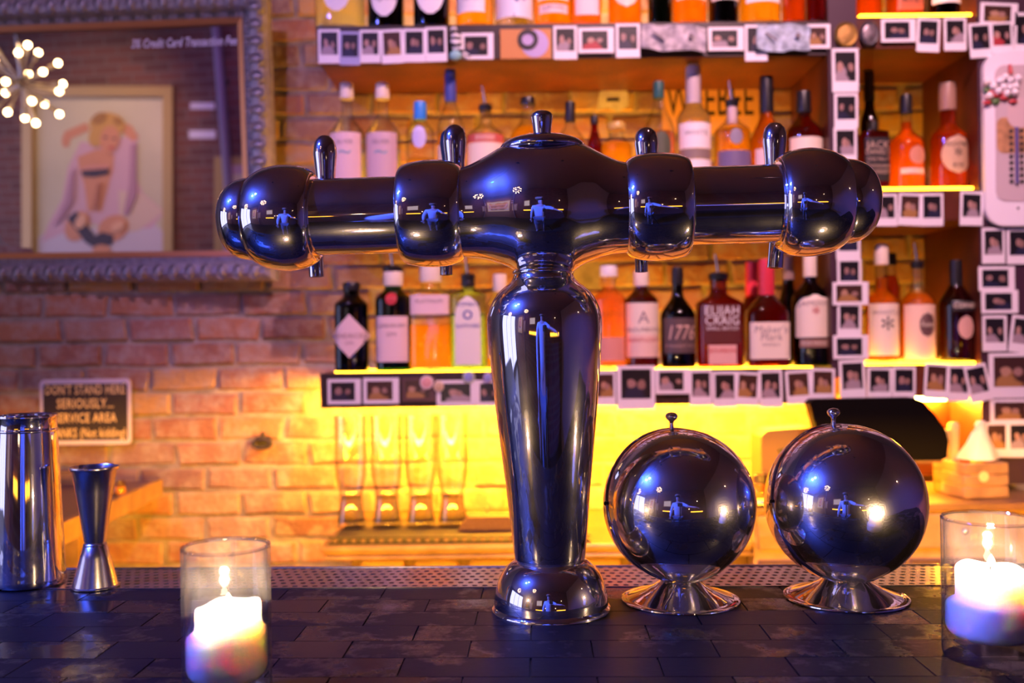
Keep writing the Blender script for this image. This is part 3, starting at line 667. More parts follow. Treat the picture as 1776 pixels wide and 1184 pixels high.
# ================================================================ BOTTLES
def front_y(x, r, n, dy):
    x = min(abs(x), r * 0.9995)
    return -dy * (r ** n - x ** n) ** (1 / n)
TXT = {}
def bottle(px, shelf, hw, ytop, label, ysh=None, yneck=None, nw=None, glasscol=(0.95, 0.97, 0.95), liq=None, fill=0.8,
           cap=None, n=2.0, dy=1.0, labels=(), pour=False, back=0.0, name='bottle', group=None, base_y=None, waist=0.0, edge=0.4, haze=0.26):
    """px, hw, ytop ... are read off the photograph at the shelf front; labels: (shape, y0, y1, half width, colour, [(text, y, size, colour, shear)])"""
    zt = {'up': Z_UP + PT, 'mid': Z_MID + PT, 'low': Z_LOW + PT, 'rup': zs(36) + .0055, 'rmid': zs(337) + .0055, 'rlow': zs(640) + .0055}[shelf]
    r0 = hw * (DS + 0.045) / F
    D = DS + 0.012 + r0 * dy + back; k = D / F; r = hw * k
    loc = P(px, 600, D); sh = -(px - 888) * math.tan(ROLL)        # height change in pixels from the camera roll
    loc = Vector((loc.x, D, zt)); yb = 600 + (CZ - zt) / k + sh
    H = (yb - ytop) * k
    hsh = (yb - (ysh if ysh else ytop + 0.42*(yb-ytop))) * k; hnk = (yb - (yneck if yneck else ytop + 0.25*(yb-ytop))) * k
    rn = (nw if nw else hw * 0.36) * k
    t = thing(name, label, 'bottle', loc, (0, 0, 0), group)
    pr = [(0, 0.003), (r*0.80, 0.001), (r*0.93, 0), (r*0.985, 0.002), (r, 0.006), (r*(1-waist), hsh*0.5), (r, hsh*0.94), (r*0.995, hsh)]
    for s_ in (0.12, 0.25, 0.4, 0.55, 0.7, 0.85, 1.0):
        q = s_ * s_ * (3 - 2*s_); q = 0.45*q + 0.55*math.sin(s_*math.pi/2)**2 if False else q
        pr.append((r + (rn - r)*q, hsh + (hnk - hsh)*s_))
    pr += [(rn*0.96, (hnk+H)/2), (rn, H*0.985), (rn*0.98, H)]
    def body(pr_, seg=28):
        mb = MB().lathe(pr_, seg)
        out = []
        for x, y, z_ in mb.v:
            rad = math.hypot(x, y)
            if rad > 1e-6 and (n > 2.05 or dy != 1):
                f_ = min(1, max(0, (rad - rn*1.1) / max(1e-6, r - rn*1.1))); f_ = f_ ** 0.7
                nn = 2 + (n - 2)*f_; c, s_ = abs(x/rad), abs(y/rad)
                q = 1 / (c**nn + s_**nn)**(1/nn)
                x *= q; y *= q * (1 + (dy - 1)*f_)
            out.append((x, y, z_))
        mb.v = out; return mb
    gm = glass('glass_%d_%d_%d_%d' % (*[int(c*100) for c in glasscol], int(edge*100)), glasscol, edge)
    body(pr).build('glass', gm, t, 50)
    if liq:
        hf = H * fill
        lp = [(0, 0.006), (r*0.9, 0.005)] ; prev = None
        for a, b in pr[3:]:
            if b < 0.006: continue
            if b > hf:
                if prev: u = (hf - prev[1]) / (b - prev[1]); lp.append(((prev[0] + (a - prev[0])*u) - 0.0018, hf))
                break
            lp.append((a - 0.0018, b)); prev = (a, b)
        lp.append((0, hf))
        body(lp, 24).build('liquid', liquid('liquid_%d_%d_%d_%d' % (*[int(c*100) for c in liq], int(haze*100)), liq, haze), t, 50)
    if cap:
        cc, ch = cap[0], cap[1]*k; cr = cap[2]*k if len(cap) > 2 else rn*1.18
        cm = pbr('cap_%d_%d_%d' % tuple(int(c*100) for c in cc), cc, 0.35)
        MB().lathe([(0, H - ch), (cr, H - ch), (cr*1.02, H - ch*0.9), (cr, H - ch*0.1), (cr*0.92, H + 0.0008), (0, H + 0.001)], 20).build('cap', cm, t)
    if pour:
        MB().lathe([(0, H - 0.006), (rn*1.1, H - 0.004), (rn*1.2, H + 0.008), (rn*0.7, H + 0.012), (0, H + 0.012)], 16).build('pourer_stopper', BLACK, t)
        MB().tube([(0, 0, H + 0.01), (-0.002, 0, H + 0.028), (-0.006, -0.002, H + 0.050)], [0.0036, 0.003, 0.0022], 10).build('pourer_spout', STEEL, t)
    def rad_at(h):
        for (a, ha), (b, hb) in zip(pr, pr[1:]):
            if ha <= h <= hb and hb > ha: return a + (b - a)*(h - ha)/(hb - ha)
        return r
    for sp in labels:
        shape, y0, y1, lw, lc = sp[:5]
        h1, h0 = (yb - y0)*k, max(0.004, (yb - y1)*k); hm_ = (h0 + h1)/2; hh = (h1 - h0)/2; W = lw*k
        nu, nv = 14, 12; vs_, fs = [], []
        off = sp[6]*k if len(sp) > 6 else 0
        for j in range(nv + 1):
            v = -1 + 2*j/nv
            wf = {'rect': 1.0, 'oval': math.sqrt(max(0.0, 1 - v*v)) if abs(v) < 1 else 0.02, 'diamond': max(0.02, 1 - abs(v)**1.15),
                  'arch': 1.0 if v < 0.35 else math.sqrt(max(0.02, 1 - ((v - 0.35)/0.65)**2*0.98)),
                  'shield': 1.0 if v > -0.2 else math.sqrt(max(0.04, 1 - ((-0.2 - v)/0.8)**2*0.96))}[shape]
            for i in range(nu + 1):
                x = off + (-1 + 2*i/nu)*W*wf; h = hm_ + v*hh
                rr = rad_at(h)*1.004 + 0.0006
                vs_.append((x, front_y(x, rr, n, dy) - 0.0002, h))
        for j in range(nv):
            for i in range(nu):
                a = j*(nu+1) + i; fs.append((a, a+1, a+nu+2, a+nu+1))
        lm = pbr('label_%d_%d_%d' % tuple(int(c*100) for c in lc), lc, 0.5)
        lo = MB().add(vs_, fs).build('label', lm, t, 60)
        for tx in (sp[5] if len(sp) > 5 else ()):
            body_, ty, size, tcol = tx[:4]
            tm = textmb(body_, size*k*1.35, tx[4] if len(tx) > 4 else 0)
            hz = (yb - ty)*k; rr = rad_at(hz)*1.004 + 0.0006
            wmax = max((abs(v[0]) for v in tm.v), default=1); sc_ = min(1, W*0.93/wmax) if wmax > 0 else 1
            tm.v = [(off + x*sc_, front_y(off + x*sc_, rr, n, dy) - 0.0009, hz + z_) for x, _, z_ in tm.v]
            tm.build('lettering', pbr('ink_%d_%d_%d' % tuple(int(c*100) for c in tcol), tcol, 0.6), lo, 0)
    return t
CLR = (0.95, 0.97, 0.96); AMB = (0.98, 0.50, 0.10); BRN = (0.55, 0.16, 0.03); GRN = (0.10, 0.32, 0.08); DKG = (0.05, 0.12, 0.05); DRK = (0.05, 0.03, 0.03)
RUM = (0.82, 0.27, 0.04); GOLD = (1.0, 0.66, 0.16); WATER = (0.97, 0.95, 0.90); RED = (0.75, 0.10, 0.03)
CREAM = (0.80, 0.68, 0.55); WHT = (0.82, 0.76, 0.78); PINK = (0.80, 0.58, 0.58)
bk, gd, rd, bl, wh = (0.012, 0.01, 0.012), (0.55, 0.36, 0.08), (0.5, 0.03, 0.04), (0.03, 0.06, 0.35), (0.8, 0.76, 0.76)
gr = (0.25, 0.2, 0.22)
g1, g2, g3, g4, g5, g6 = ('bottles on the top shelf', 'bottles on the middle shelf', 'bottles on the lowest long shelf', 'bottles in the top cubby', 'bottles in the middle cubby', 'bottles in the lower cubby')
# --- top shelf (cut by the picture's upper edge)
ov = lambda t: [('shield', -60, 32, 24, WHT, [(t, 4, 11, gr), ('rum', 22, 6, gr)])]
bottle(597, 'up', 42, -190, 'clear bottle with rounded white label at left end of top shelf', -75, -120, 13, CLR, WATER, 0.5, (wh, 30), n=3, labels=[('shield', -60, 33, 24, WHT, [('Nightmu', 3, 11, gr)])], group=g1)
bottle(676, 'up', 31, -190, 'dark bottle with rounded white label, second from left on top shelf', -75, -120, 12, (0.25, 0.10, 0.08), DRK, 0.8, (bk, 30), n=3, labels=[('shield', -60, 38, 23, WHT, [('Nightmu', 6, 11, gr)])], group=g1, haze=0.2)
bottle(755, 'up', 31, -190, 'dark bottle with rounded white label, third from left on top shelf', -75, -120, 12, (0.25, 0.10, 0.08), DRK, 0.8, (bk, 30), n=3, labels=[('shield', -60, 34, 24, WHT, [('Nightmu', 1, 11, gr)])], group=g1, haze=0.2)
bottle(830, 'up', 33, -180, 'golden bottle with plain pale label on top shelf', -80, -120, 12, CLR, GOLD, 0.8, (wh, 30), labels=[('rect', -60, 31, 24, WHT, [('SILVER', 8, 7, gr)], -6)], group=g1)
bottle(898, 'up', 33, -180, 'white bottle with blue curled emblem on top shelf', -80, -120, 12, WHT, None, 0.8, (bl, 30), labels=[('rect', -70, 40, 31, (0.75, 0.72, 0.80), [('C', -5, 46, bl), ('.', 30, 20, bl)], 0)], group=g1)
bottle(965, 'up', 33, -180, 'yellow bottle with pale banded label on top shelf', -80, -120, 12, (1.0, 0.85, 0.25), GOLD, 0.85, (gd, 30), labels=[('rect', -70, 10, 26, WHT, []), ('rect', 18, 33, 24, PINK, [('LIMON', 24, 8, gr)])], group=g1)
bottle(1023, 'up', 25, -160, 'slim peach coloured bottle on top shelf', -70, -110, 11, (1, 0.8, 0.6), (1.0, 0.55, 0.25), 0.85, (wh, 30), n=3.5, labels=[('rect', -50, 34, 20, PINK, [])], group=g1)
bottle(1090, 'up', 29, -180, 'amber bottle with curved white label on top shelf', -80, -120, 12, CLR, AMB, 0.85, (bk, 30), labels=[('oval', -60, 22, 24, CREAM, [])], group=g1)
bottle(1151, 'up', 21, -180, 'narrow dark green bottle on top shelf', -70, -120, 10, GRN, DKG, 0.85, (bk, 34), group=g1, labels=[('rect', -60, 3, 18, (0.1, 0.03, 0.05), [])], haze=0.2)
bottle(1202, 'up', 30, -180, 'amber bottle with thick golden base on top shelf', -80, -120, 12, CLR, AMB, 0.85, (bk, 30), labels=[('rect', -60, 8, 25, CREAM, [])], group=g1)
bottle(1261, 'up', 26, -180, 'almost black bottle with cream label on top shelf', -80, -120, 11, (0.12, 0.10, 0.06), DRK, 0.85, (bk, 30), labels=[('rect', -60, 8, 23, CREAM, [])], group=g1, haze=0.2)
bottle(1324, 'up', 35, -170, 'wide golden bottle with white label near right end of top shelf', -80, -120, 12, CLR, GOLD, 0.85, (wh, 30), labels=[('rect', -60, 14, 29, WHT, [])], group=g1)
bottle(1383, 'up', 20, -150, 'narrow amber bottle second from right end of top shelf', -70, -110, 9, CLR, RUM, 0.85, (bk, 30), group=g1)
bottle(1422, 'up', 17, -150, 'narrow red brown bottle at right end of top shelf', -70, -110, 9, (0.5, 0.2, 0.12), RUM, 0.85, (rd, 30), group=g1)
bottle(1513, 'rup', 22, -150, 'short round orange bottle in the top cubby beside the post', -60, -100, 10, CLR, RUM, 0.85, (bk, 30), group=g4)
bottle(1575, 'rup', 27, -170, 'square orange bottle in the middle of the top cubby', -60, -110, 11, CLR, RUM, 0.85, (bk, 30), n=6, labels=[('rect', -40, 26, 22, (0.45, 0.10, 0.04), [('RYE', 8, 12, bk)])], group=g4)
bottle(1643, 'rup', 27, -170, 'dark bottle with white label at right of the top cubby', -80, -120, 11, (0.10, 0.09, 0.07), DRK, 0.85, (bk, 30), labels=[('rect', -70, 13, 25, WHT, [])], group=g4, haze=0.2)
# --- middle shelf
for i, (x, side) in enumerate(((606, 'left'), (668, 'right'))):
    bottle(x, 'mid', 31, 146, 'tall clear bottle with pink label and long neck, %s one of the pair' % side, 238, 196, 9.5, CLR, WATER, 0.42, (CREAM, 26, 12), labels=[('rect', 235, 318, 26, (0.80, 0.55, 0.55) if i == 0 else (0.62, 0.42, 0.45), [('~', 268, 30, (0.2, 0.4, 0.5)), ('SILVER', 252, 7, gr)])], group=g2)
bottle(733, 'mid', 25, 178, 'short clear bottle with bright blue cap behind the arm', 232, 205, 10, CLR, GOLD, 0.40, ((0.03, 0.25, 0.75), 30, 11), labels=[('oval', 222, 262, 12, (0.55, 0.5, 0.8), [])], group=g2)
bottle(786, 'mid', 24, 122, 'tall bottle with dark blue neck behind the tap handles', 225, 170, 9, CLR, GOLD, 0.5, ((0.05, 0.07, 0.30), 55, 10), labels=[('rect', 255, 320, 22, CREAM, [])], group=g2)
bottle(846, 'mid', 34, 190, 'round clear bottle with red striped label and metal pourer', 238, 212, 10, CLR, GOLD, 0.7, None, labels=[('rect', 238, 252, 31, (0.55, 0.10, 0.08), [('IIIIIIIIII', 245, 9, CREAM)]), ('rect', 253, 320, 31, CREAM, [])], pour=True, group=g2)
bottle(920, 'mid', 32, 170, 'pale bottle with dark stopper behind the top of the tower', 240, 205, 12, CLR, GOLD, 0.7, (bk, 12, 13), labels=[('rect', 250, 320, 28, CREAM, [])], group=g2)
bottle(993, 'mid', 25, 178, 'bottle with dark blue cap just right of the tower top', 245, 215, 9, CLR, AMB, 0.6, (bk, 34, 9), labels=[('rect', 260, 320, 22, PINK, [])], group=g2)
bottle(1035, 'mid', 14, 202, 'small dark red bottle behind others on middle shelf', 255, 222, 6, (0.5, 0.06, 0.05), RED, 0.8, (bk, 14, 7), group=g2, back=0.06)
bottle(1073, 'mid', 27, 214, 'squat glowing yellow bottle with wide gold cap', 255, 235, 13, CLR, GOLD, 0.72, (gd, 12, 16), group=g2)
bottle(1147, 'mid', 28, 143, 'clear bottle with dark green screw cap on middle shelf', 232, 175, 9, CLR, AMB, 0.55, ((0.02, 0.10, 0.09), 28, 9.5), labels=[('oval', 232, 285, 17, (0.08, 0.09, 0.05), [])], group=g2)
bottle(1207, 'mid', 29, 115, 'tall white bottle with capped neck, tallest on middle shelf', 208, 178, 14, (0.9, 0.85, 0.85), WATER, 0.75, (WHT, 66, 13), labels=[('rect', 218, 262, 27, WHT, [('WHITE', 236, 9, gr)]), ('rect', 263, 280, 27, (0.25, 0.18, 0.16), []), ('rect', 281, 325, 27, WHT, [])], group=g2)
bottle(1274, 'mid', 31, 182, 'clear flask bottle with blue pourer and dark lower label', 230, 205, 10, CLR, GOLD, 0.72, (PINK, 34, 9), labels=[('oval', 229, 256, 11, (0.25, 0.22, 0.3), []), ('rect', 266, 325, 28, (0.16, 0.12, 0.24), [])], pour=True, group=g2)
bottle(1334, 'mid', 28, 134, 'amber bottle with tall black wrapped neck on middle shelf', 245, 195, 10, CLR, AMB, 0.7, (bk, 62, 12), labels=[('rect', 262, 325, 24, PINK, [])], group=g2)
bottle(1398, 'mid', 31, 160, 'brown bottle with black cap beside the photo covered post', 232, 200, 11, (0.7, 0.35, 0.2), BRN, 0.78, (bk, 36, 13), labels=[('rect', 243, 320, 28, CREAM, [])], group=g2)
# --- lowest long shelf
bottle(611, 'low', 29, 490, 'squat black apothecary bottle with diamond shaped pale label', 530, 512, 14, (0.05, 0.045, 0.05), DRK, 0.7, (bk, 14, 15), n=3.2, labels=[('diamond', 546, 620, 33, PINK, [("HENDRICK'S", 583, 9, (0.35, 0.22, 0.22)), ('GIN', 595, 6, (0.35, 0.22, 0.22))])], group=g3, haze=0.1, edge=0.5)
bottle(683, 'low', 31, 470, 'green gin bottle with red round seal and white label', 520, 500, 15, (0.10, 0.30, 0.08), DKG, 0.75, (CREAM, 26, 17), n=2.6, labels=[('oval', 508, 530, 10, rd, []), ('rect', 549, 627, 27, PINK, [('LONDON DRY', 565, 7, gr), ('GIN', 580, 7, gr)])], pour=True, group=g3, haze=0.25)
bottle(748, 'low', 36, 455, 'wide clear bottle glowing yellow with pale upper label', 507, 498, 17, CLR, GOLD, 0.42, (CREAM, 34, 19), n=4.5, labels=[('rect', 513, 546, 33, PINK, [('PLATINUM', 524, 7, gr)])], group=g3)
bottle(813, 'low', 31, 484, 'pale green gin bottle with arched label and globe emblem', 512, 498, 11, (0.75, 0.95, 0.72), (0.85, 1.0, 0.55), 0.6, (bk, 14, 12), n=4, labels=[('arch', 515, 632, 22, (0.80, 0.74, 0.68), [('BOMBAY', 529, 7, bl), ('o', 544, 26, bl), ('SAPPHIRE', 566, 7, bl)])], pour=True, group=g3)
bottle(868, 'low', 24, 476, 'small bottle half hidden behind the tower column', 530, 505, 10, CLR, GOLD, 0.6, (CREAM, 30, 12), labels=[('rect', 545, 620, 20, CREAM, [])], group=g3)
bottle(1057, 'low', 29, 462, 'pink amber bottle with flag topped pourer next to the column', 520, 496, 12, CLR, (1.0, 0.50, 0.30), 0.8, (wh, 18, 15), labels=[('rect', 585, 625, 24, (0.70, 0.28, 0.22), [])], group=g3)
bottle(1113, 'low', 29, 470, 'brown whiskey bottle with large cream label and pale cap', 522, 500, 11.5, (0.40, 0.16, 0.08), BRN, 0.82, (CREAM, 26, 13), labels=[('rect', 526, 580, 27.5, CREAM, [('A', 552, 22, gr), ('BOURBON', 572, 8, gr)]), ('rect', 580, 619, 27.5, (0.80, 0.55, 0.45), [('KENTUCKY', 590, 7, rd)])], group=g3, haze=0.3)
bottle(1176, 'low', 30, 464, 'tapered dark bottle with 1776 lettering', 548, 508, 9.5, (0.12, 0.08, 0.06), DRK, 0.8, (bk, 30, 10.5), labels=[('rect', 552, 612, 27, (0.10, 0.06, 0.06), [('1776', 578, 26, (0.65, 0.42, 0.34), 0.25), ('STRAIGHT RYE', 600, 6, (0.5, 0.32, 0.28))])], group=g3, haze=0.15)
bottle(1247, 'low', 39, 482, 'big square red bourbon bottle with dark front and white lettering', 528, 508, 15, (0.62, 0.24, 0.12), BRN, 0.85, ((0.45, 0.30, 0.18), 18, 12), n=5, dy=0.75, labels=[('rect', 529, 596, 31, (0.10, 0.014, 0.012), [('ELIJAH', 540, 16, wh), ('CRAIG', 557, 16, wh), ('SMALL BATCH', 570, 6, wh)]), ('rect', 598, 631, 24, (0.75, 0.42, 0.36), [('BOURBON', 608, 8, rd)])], pour=True, group=g3)
bottle(1305, 'low', 20, 455, 'bottle with dripping red wax neck behind the cream labelled one', 545, 500, 9, (0.62, 0.24, 0.12), BRN, 0.8, ((0.62, 0.03, 0.06), 65, 11), group=g3, back=0.09)
bottle(1330, 'low', 35, 450, 'square bourbon bottle with red wax neck and torn cream label', 546, 505, 12, (0.62, 0.24, 0.12), BRN, 0.82, ((0.62, 0.03, 0.06), 62, 14), n=5, dy=0.8, labels=[('rect', 559, 622, 34, CREAM, [("Maker's", 572, 13, gr, 0.15), ('Mark', 585, 13, gr, 0.15), ('WHISKY', 598, 6, gr)])], group=g3)
bottle(1368, 'low', 20, 445, 'dark bottle with foil neck half hidden beside the green one', 540, 490, 9, DKG, DRK, 0.8, ((0.3, 0.2, 0.2), 40, 10), group=g3, back=0.07, haze=0.1)
bottle(1406, 'low', 32, 440, 'green whiskey bottle with arched cream label beside the post', 518, 485, 10.5, (0.10, 0.26, 0.09), DKG, 0.8, (CREAM, 40, 11.5), labels=[('arch', 512, 585, 29.5, CREAM, [('JAMESON', 527, 9, gr), ('*', 546, 24, rd)]), ('rect', 588, 602, 25, (0.3, 0.16, 0.12), [('IRISH WHISKEY', 595, 6, CREAM)])], group=g3, haze=0.2)
# --- middle cubby
bottle(1518, 'rmid', 23, 210, 'square black labelled whiskey bottle with black cap in middle cubby', 232, 225, 9, (0.6, 0.25, 0.15), BRN, 0.85, (bk, 24, 9), n=5, labels=[('rect', 243, 318, 22, bk, [('JACK', 256, 13, (0.5, 0.34, 0.26)), ("DANIEL'S", 268, 9, (0.5, 0.34, 0.26)), ('Old No.7', 280, 7, (0.5, 0.34, 0.26)), ('Tennessee', 291, 8, (0.5, 0.34, 0.26)), ('WHISKEY', 302, 8, (0.5, 0.34, 0.26))])], group=g5)
bottle(1512, 'rmid', 15, 125, 'tall dark bottle at the back of the middle cubby', 215, 180, 8, DRK, None, 0.8, (bk, 50, 9), group=g5, back=0.12)
bottle(1576, 'rmid', 30, 166, 'glowing orange whiskey bottle with black stopper in middle cubby', 252, 222, 9.5, CLR, (1.0, 0.40, 0.10), 0.72, (bk, 32, 10.5), labels=[('oval', 258, 290, 15, (0.60, 0.25, 0.16), [], 8), ('rect', 296, 306, 20, (0.85, 0.5, 0.42), [('BUFFALO', 301, 7, CREAM)])], group=g5)
bottle(1648, 'rmid', 31, 146, 'red brown bottle with big oval cream label in middle cubby', 238, 215, 14, CLR, RUM, 0.75, ((0.35, 0.20, 0.14), 46, 14), labels=[('oval', 240, 306, 26, (0.55, 0.36, 0.22), [("MICHTER'S", 256, 7, bk), ('*', 276, 26, bk), ('RYE', 292, 8, bk)], 4)], group=g5)
# --- lower cubby
bottle(1530, 'rlow', 27, 425, 'bottle with cream label and small dark crest in lower cubby', 522, 500, 11, CLR, AMB, 0.72, (CREAM, 34, 12), labels=[('rect', 527, 616, 26, CREAM, [('WHISTLE', 543, 8, gr), ('*', 572, 40, bk)])], group=g6)
bottle(1545, 'rlow', 16, 440, 'orange bottle with black cap behind the cream labelled one', 500, 470, 10, CLR, RUM, 0.8, (bk, 20, 11), group=g6, back=0.10)
bottle(1592, 'rlow', 28, 462, 'whiskey bottle with dark round badge on pale label in lower cubby', 524, 498, 9.5, CLR, AMB, 0.72, None, labels=[('rect', 529, 624, 27, (0.80, 0.56, 0.42), []), ('oval', 542, 585, 14, (0.08, 0.03, 0.04), [('Rebel', 563, 9, CREAM, 0.2)], 6)], pour=True, group=g6)
bottle(1659, 'rlow', 30, 452, 'dark bottle with bird picture and black name band in lower cubby', 530, 488, 10, (0.30, 0.12, 0.08), BRN, 0.8, (bk, 46, 11), labels=[('rect', 522, 540, 22, bk, [('CORNER', 531, 9, CREAM)], 4), ('oval', 548, 588, 14, (0.62, 0.36, 0.30), [], 4)], group=g6, haze=0.2)

# ================================================================ INSTANT PHOTOS AND CARDS ON THE EDGES
pcount = {}
def photo(x0, y0, x1, y1, where, rot=0.0, kind=None, m=None, tint=None, dz=0):
    land = (x1 - x0) > (y1 - y0) if kind is None else kind == 'l'
    D = DS - 0.008 - dz * 0.0016; k = D / F
    c = P((x0 + x1)/2, (y0 + y1)/2, D)
    W, H = (x1 - x0)*k/2, (y1 - y0)*k/2
    t = thing('instant_photo', where, 'photo', c, (0, R(-rot), 0), 'instant photos stuck to the shelf edges')
    cm = CARD if tint is None else pbr('card_%d_%d_%d' % tuple(int(v*100) for v in tint), tint, 0.45)
    MB().bbox((-W, -0.0006, -H), (W, 0.0006, H), 0.0003).build('card', cm, t)
    if land: a, b, c_, d = -W*0.80, W*0.64, -H*0.70, H*0.74
    else: a, b, c_, d = -W*0.78, W*0.78, -H*0.50, H*0.84
    pm_ = m if m is not None else random.choice(PHOTO)
    MB().box((a, -0.00085, c_), (b, -0.00065, d)).build('picture', pm_, t, 0)
    return t
ordn = ['first', 'second', 'third', 'fourth', 'fifth', 'sixth', 'seventh', 'eighth', 'ninth', 'tenth', 'eleventh', 'twelfth', 'thirteenth', 'fourteenth']
def rowof(lst, fmt):
    for i, p in enumerate(lst):
        photo(*p[:4], fmt % ordn[i], **(p[4] if len(p) > 4 else {}))
rowof([(552, 51, 590, 110, {'m': PHOTO[0]}), (589, 55, 625, 113, {'tint': (0.36, 0.36, 0.58), 'dz': 1, 'm': PHOTO[1], 'rot': -1}), (624, 52, 660, 109, {'m': PHOTO[0]}), (661, 51, 699, 110, {'dz': 1, 'm': PHOTO[2], 'rot': 2}), (699, 50, 738, 108, {'m': PHOTO[1]}), (738, 47, 775, 107, {'dz': 1, 'm': PHOTO[1], 'rot': 1})],
      'instant photo on top shelf edge, %s from its left end')
rowof([(800, 57, 856, 103, {'m': PHOTO[1]}), (960, 45, 1001, 103, {'m': PHOTO[0]}), (1003, 48, 1065, 92, {'m': PHOTO[3]}), (1068, 41, 1110, 100, {'m': PHOTO[1], 'dz': 1}), (1228, 47, 1290, 88, {'m': PHOTO[0]}), (1292, 43, 1331, 106, {'m': PHOTO[1]}), (1400, 42, 1440, 84, {'kind': 'l', 'm': PHOTO[2]})],
      'instant photo on top shelf edge, %s one right of the zebra figure')
rowof([(1528, 33, 1588, 73, {'m': PHOTO[1]}), (1590, 32, 1630, 90, {'rot': -3, 'm': PHOTO[1]}), (1637, 31, 1676, 88, {'m': PHOTO[0]})], 'instant photo on the edge above the middle cubby, %s from left')
rowof([(1700, 5, 1765, 44, {'rot': -3, 'm': PHOTO[2]}), (1681, 40, 1720, 100, {'rot': 3, 'dz': 1, 'm': PHOTO[1]}), (1718, 38, 1757, 92, {'m': PHOTO[3], 'dz': 2, 'rot': 2}), (1759, 22, 1800, 95, {'rot': -2, 'm': PHOTO[1]})], 'instant photo in the cluster above the thermometer, %s from the top left')
rowof([(1443, 84, 1489, 160, {'m': PHOTO[0]}), (1447, 162, 1488, 222, {'m': PHOTO[1]}), (1446, 221, 1486, 284, {'dz': 1, 'm': PHOTO[0]}), (1450, 392, 1492, 449, {'m': PHOTO[1]}), (1452, 449, 1494, 500, {'m': PHOTO[1]}), (1444, 489, 1506, 529, {'dz': 1, 'm': PHOTO[2]}), (1452, 526, 1494, 584, {'m': PHOTO[0], 'rot': -1}), (1445, 581, 1506, 622, {'dz': 1, 'm': PHOTO[1]}), (1456, 624, 1501, 691, {'m': PHOTO[0], 'rot': 2})],
      'instant photo on the post between shelves and cubbies, %s from the top')
rowof([(1514, 336, 1556, 392, {'m': PHOTO[0]}), (1558, 335, 1598, 391, {'m': PHOTO[2], 'rot': -3}), (1597, 335, 1636, 392, {'m': PHOTO[1], 'dz': 1}), (1665, 332, 1705, 391, {'m': PHOTO[0], 'rot': -2})], 'instant photo on the edge under the middle cubby, %s from left')
rowof([(1703, 395, 1743, 457, {'m': PHOTO[0]}), (1746, 396, 1790, 458, {'m': PHOTO[1]}), (1697, 462, 1760, 504, {'m': PHOTO[1]}), (1702, 503, 1766, 543, {'dz': 1, 'm': PHOTO[1]}), (1704, 547, 1746, 609, {'m': PHOTO[0]}), (1752, 548, 1796, 612, {'rot': -8, 'm': PHOTO[0]}), (1715, 612, 1792, 690, {'dz': 1, 'm': PHOTO[2], 'kind': 'p'}), (1717, 692, 1792, 733, {'m': PHOTO[2]}), (1709, 732, 1748, 793, {'dz': 1, 'm': PHOTO[2]}), (1748, 732, 1790, 793, {'dz': 1, 'm': PHOTO[0]})],
      'instant photo on the post below the thermometer, %s from the top')
rowof([(568, 657, 626, 701, {'m': PHOTO[1]}), (630, 655, 692, 700, {'m': PHOTO[2]}), (697, 654, 756, 696, {'m': PHOTO[2], 'tint': (0.10, 0.05, 0.05)}), (757, 659, 829, 703, {'dz': 1, 'm': PHOTO[0]}), (828, 659, 872, 703, {'m': PHOTO[1], 'kind': 'l'})],
      'instant photo on the lowest shelf edge left of the column, %s from left')
rowof([(1030, 644, 1068, 703, {'m': PHOTO[2]}), (1070, 634, 1136, 710, {'dz': 1, 'm': PHOTO[1]}), (1137, 639, 1196, 683, {'m': PHOTO[0]}), (1196, 641, 1235, 703, {'m': PHOTO[0], 'dz': 1}), (1236, 644, 1278, 706, {'m': PHOTO[0]}), (1276, 645, 1317, 703, {'rot': -4, 'm': PHOTO[2], 'dz': 1}), (1316, 641, 1357, 706, {'m': PHOTO[0], 'rot': 1}), (1363, 642, 1407, 700, {'m': PHOTO[2], 'rot': 3}), (1406, 639, 1448, 696, {'m': PHOTO[2], 'rot': -1, 'dz': 1})],
      'instant photo on the lowest shelf edge right of the column, %s from left')
rowof([(1504, 637, 1547, 693, {'m': PHOTO[0], 'rot': -1}), (1548, 636, 1588, 693, {'m': PHOTO[1], 'rot': -1}), (1603, 630, 1645, 692, {'rot': -4, 'm': PHOTO[2]}), (1643, 633, 1682, 696, {'dz': 1, 'm': PHOTO[0], 'rot': -2}), (1677, 632, 1716, 697, {'dz': 2, 'rot': 12, 'm': PHOTO[0]})],
      'instant photo on the edge under the lower cubby, %s from left')
# zebra-striped figure, cards, notes and badges
def stripes(name, a, b, scale, rotz=0.6):
    mt, nt, out = nodemat(name)
    bs = N(nt, 'ShaderNodeBsdfPrincipled'); nt.links.new(bs.outputs[0], out.inputs[0]); bs.inputs['Roughness'].default_value = 0.5
    tc = N(nt, 'ShaderNodeTexCoord'); wv = N(nt, 'ShaderNodeTexWave'); wv.inputs['Scale'].default_value = scale; wv.inputs['Distortion'].default_value = 5; wv.bands_direction = 'Z'
    nt.links.new(tc.outputs['Object'], wv.inputs['Vector'])
    cr = N(nt, 'ShaderNodeValToRGB'); cr.color_ramp.elements[0].position = 0.45; cr.color_ramp.elements[0].color = c4(a); cr.color_ramp.elements[1].position = 0.55; cr.color_ramp.elements[1].color = c4(b)
    nt.links.new(wv.outputs['Fac'], cr.inputs[0]); nt.links.new(cr.outputs[0], bs.inputs['Base Color']); return mt
kS = SF
zb = P(790, 78, DS - 0.016)
ze = thing('zebra_figure', 'small zebra striped toy figure on the top shelf edge', 'toy', zb)
ZM = stripes('zebra_print', (0.03, 0.025, 0.03), (0.75, 0.70, 0.72), 26)
MB().sphere((0.001, 0, 0.008), 0.014, 14, 10, (0.8, 0.45, 1.5)).build('body', ZM, ze)
MB().sphere((-0.003, -0.003, 0.029), 0.0085, 12, 8, (0.8, 0.7, 1.1)).build('head', ZM, ze)
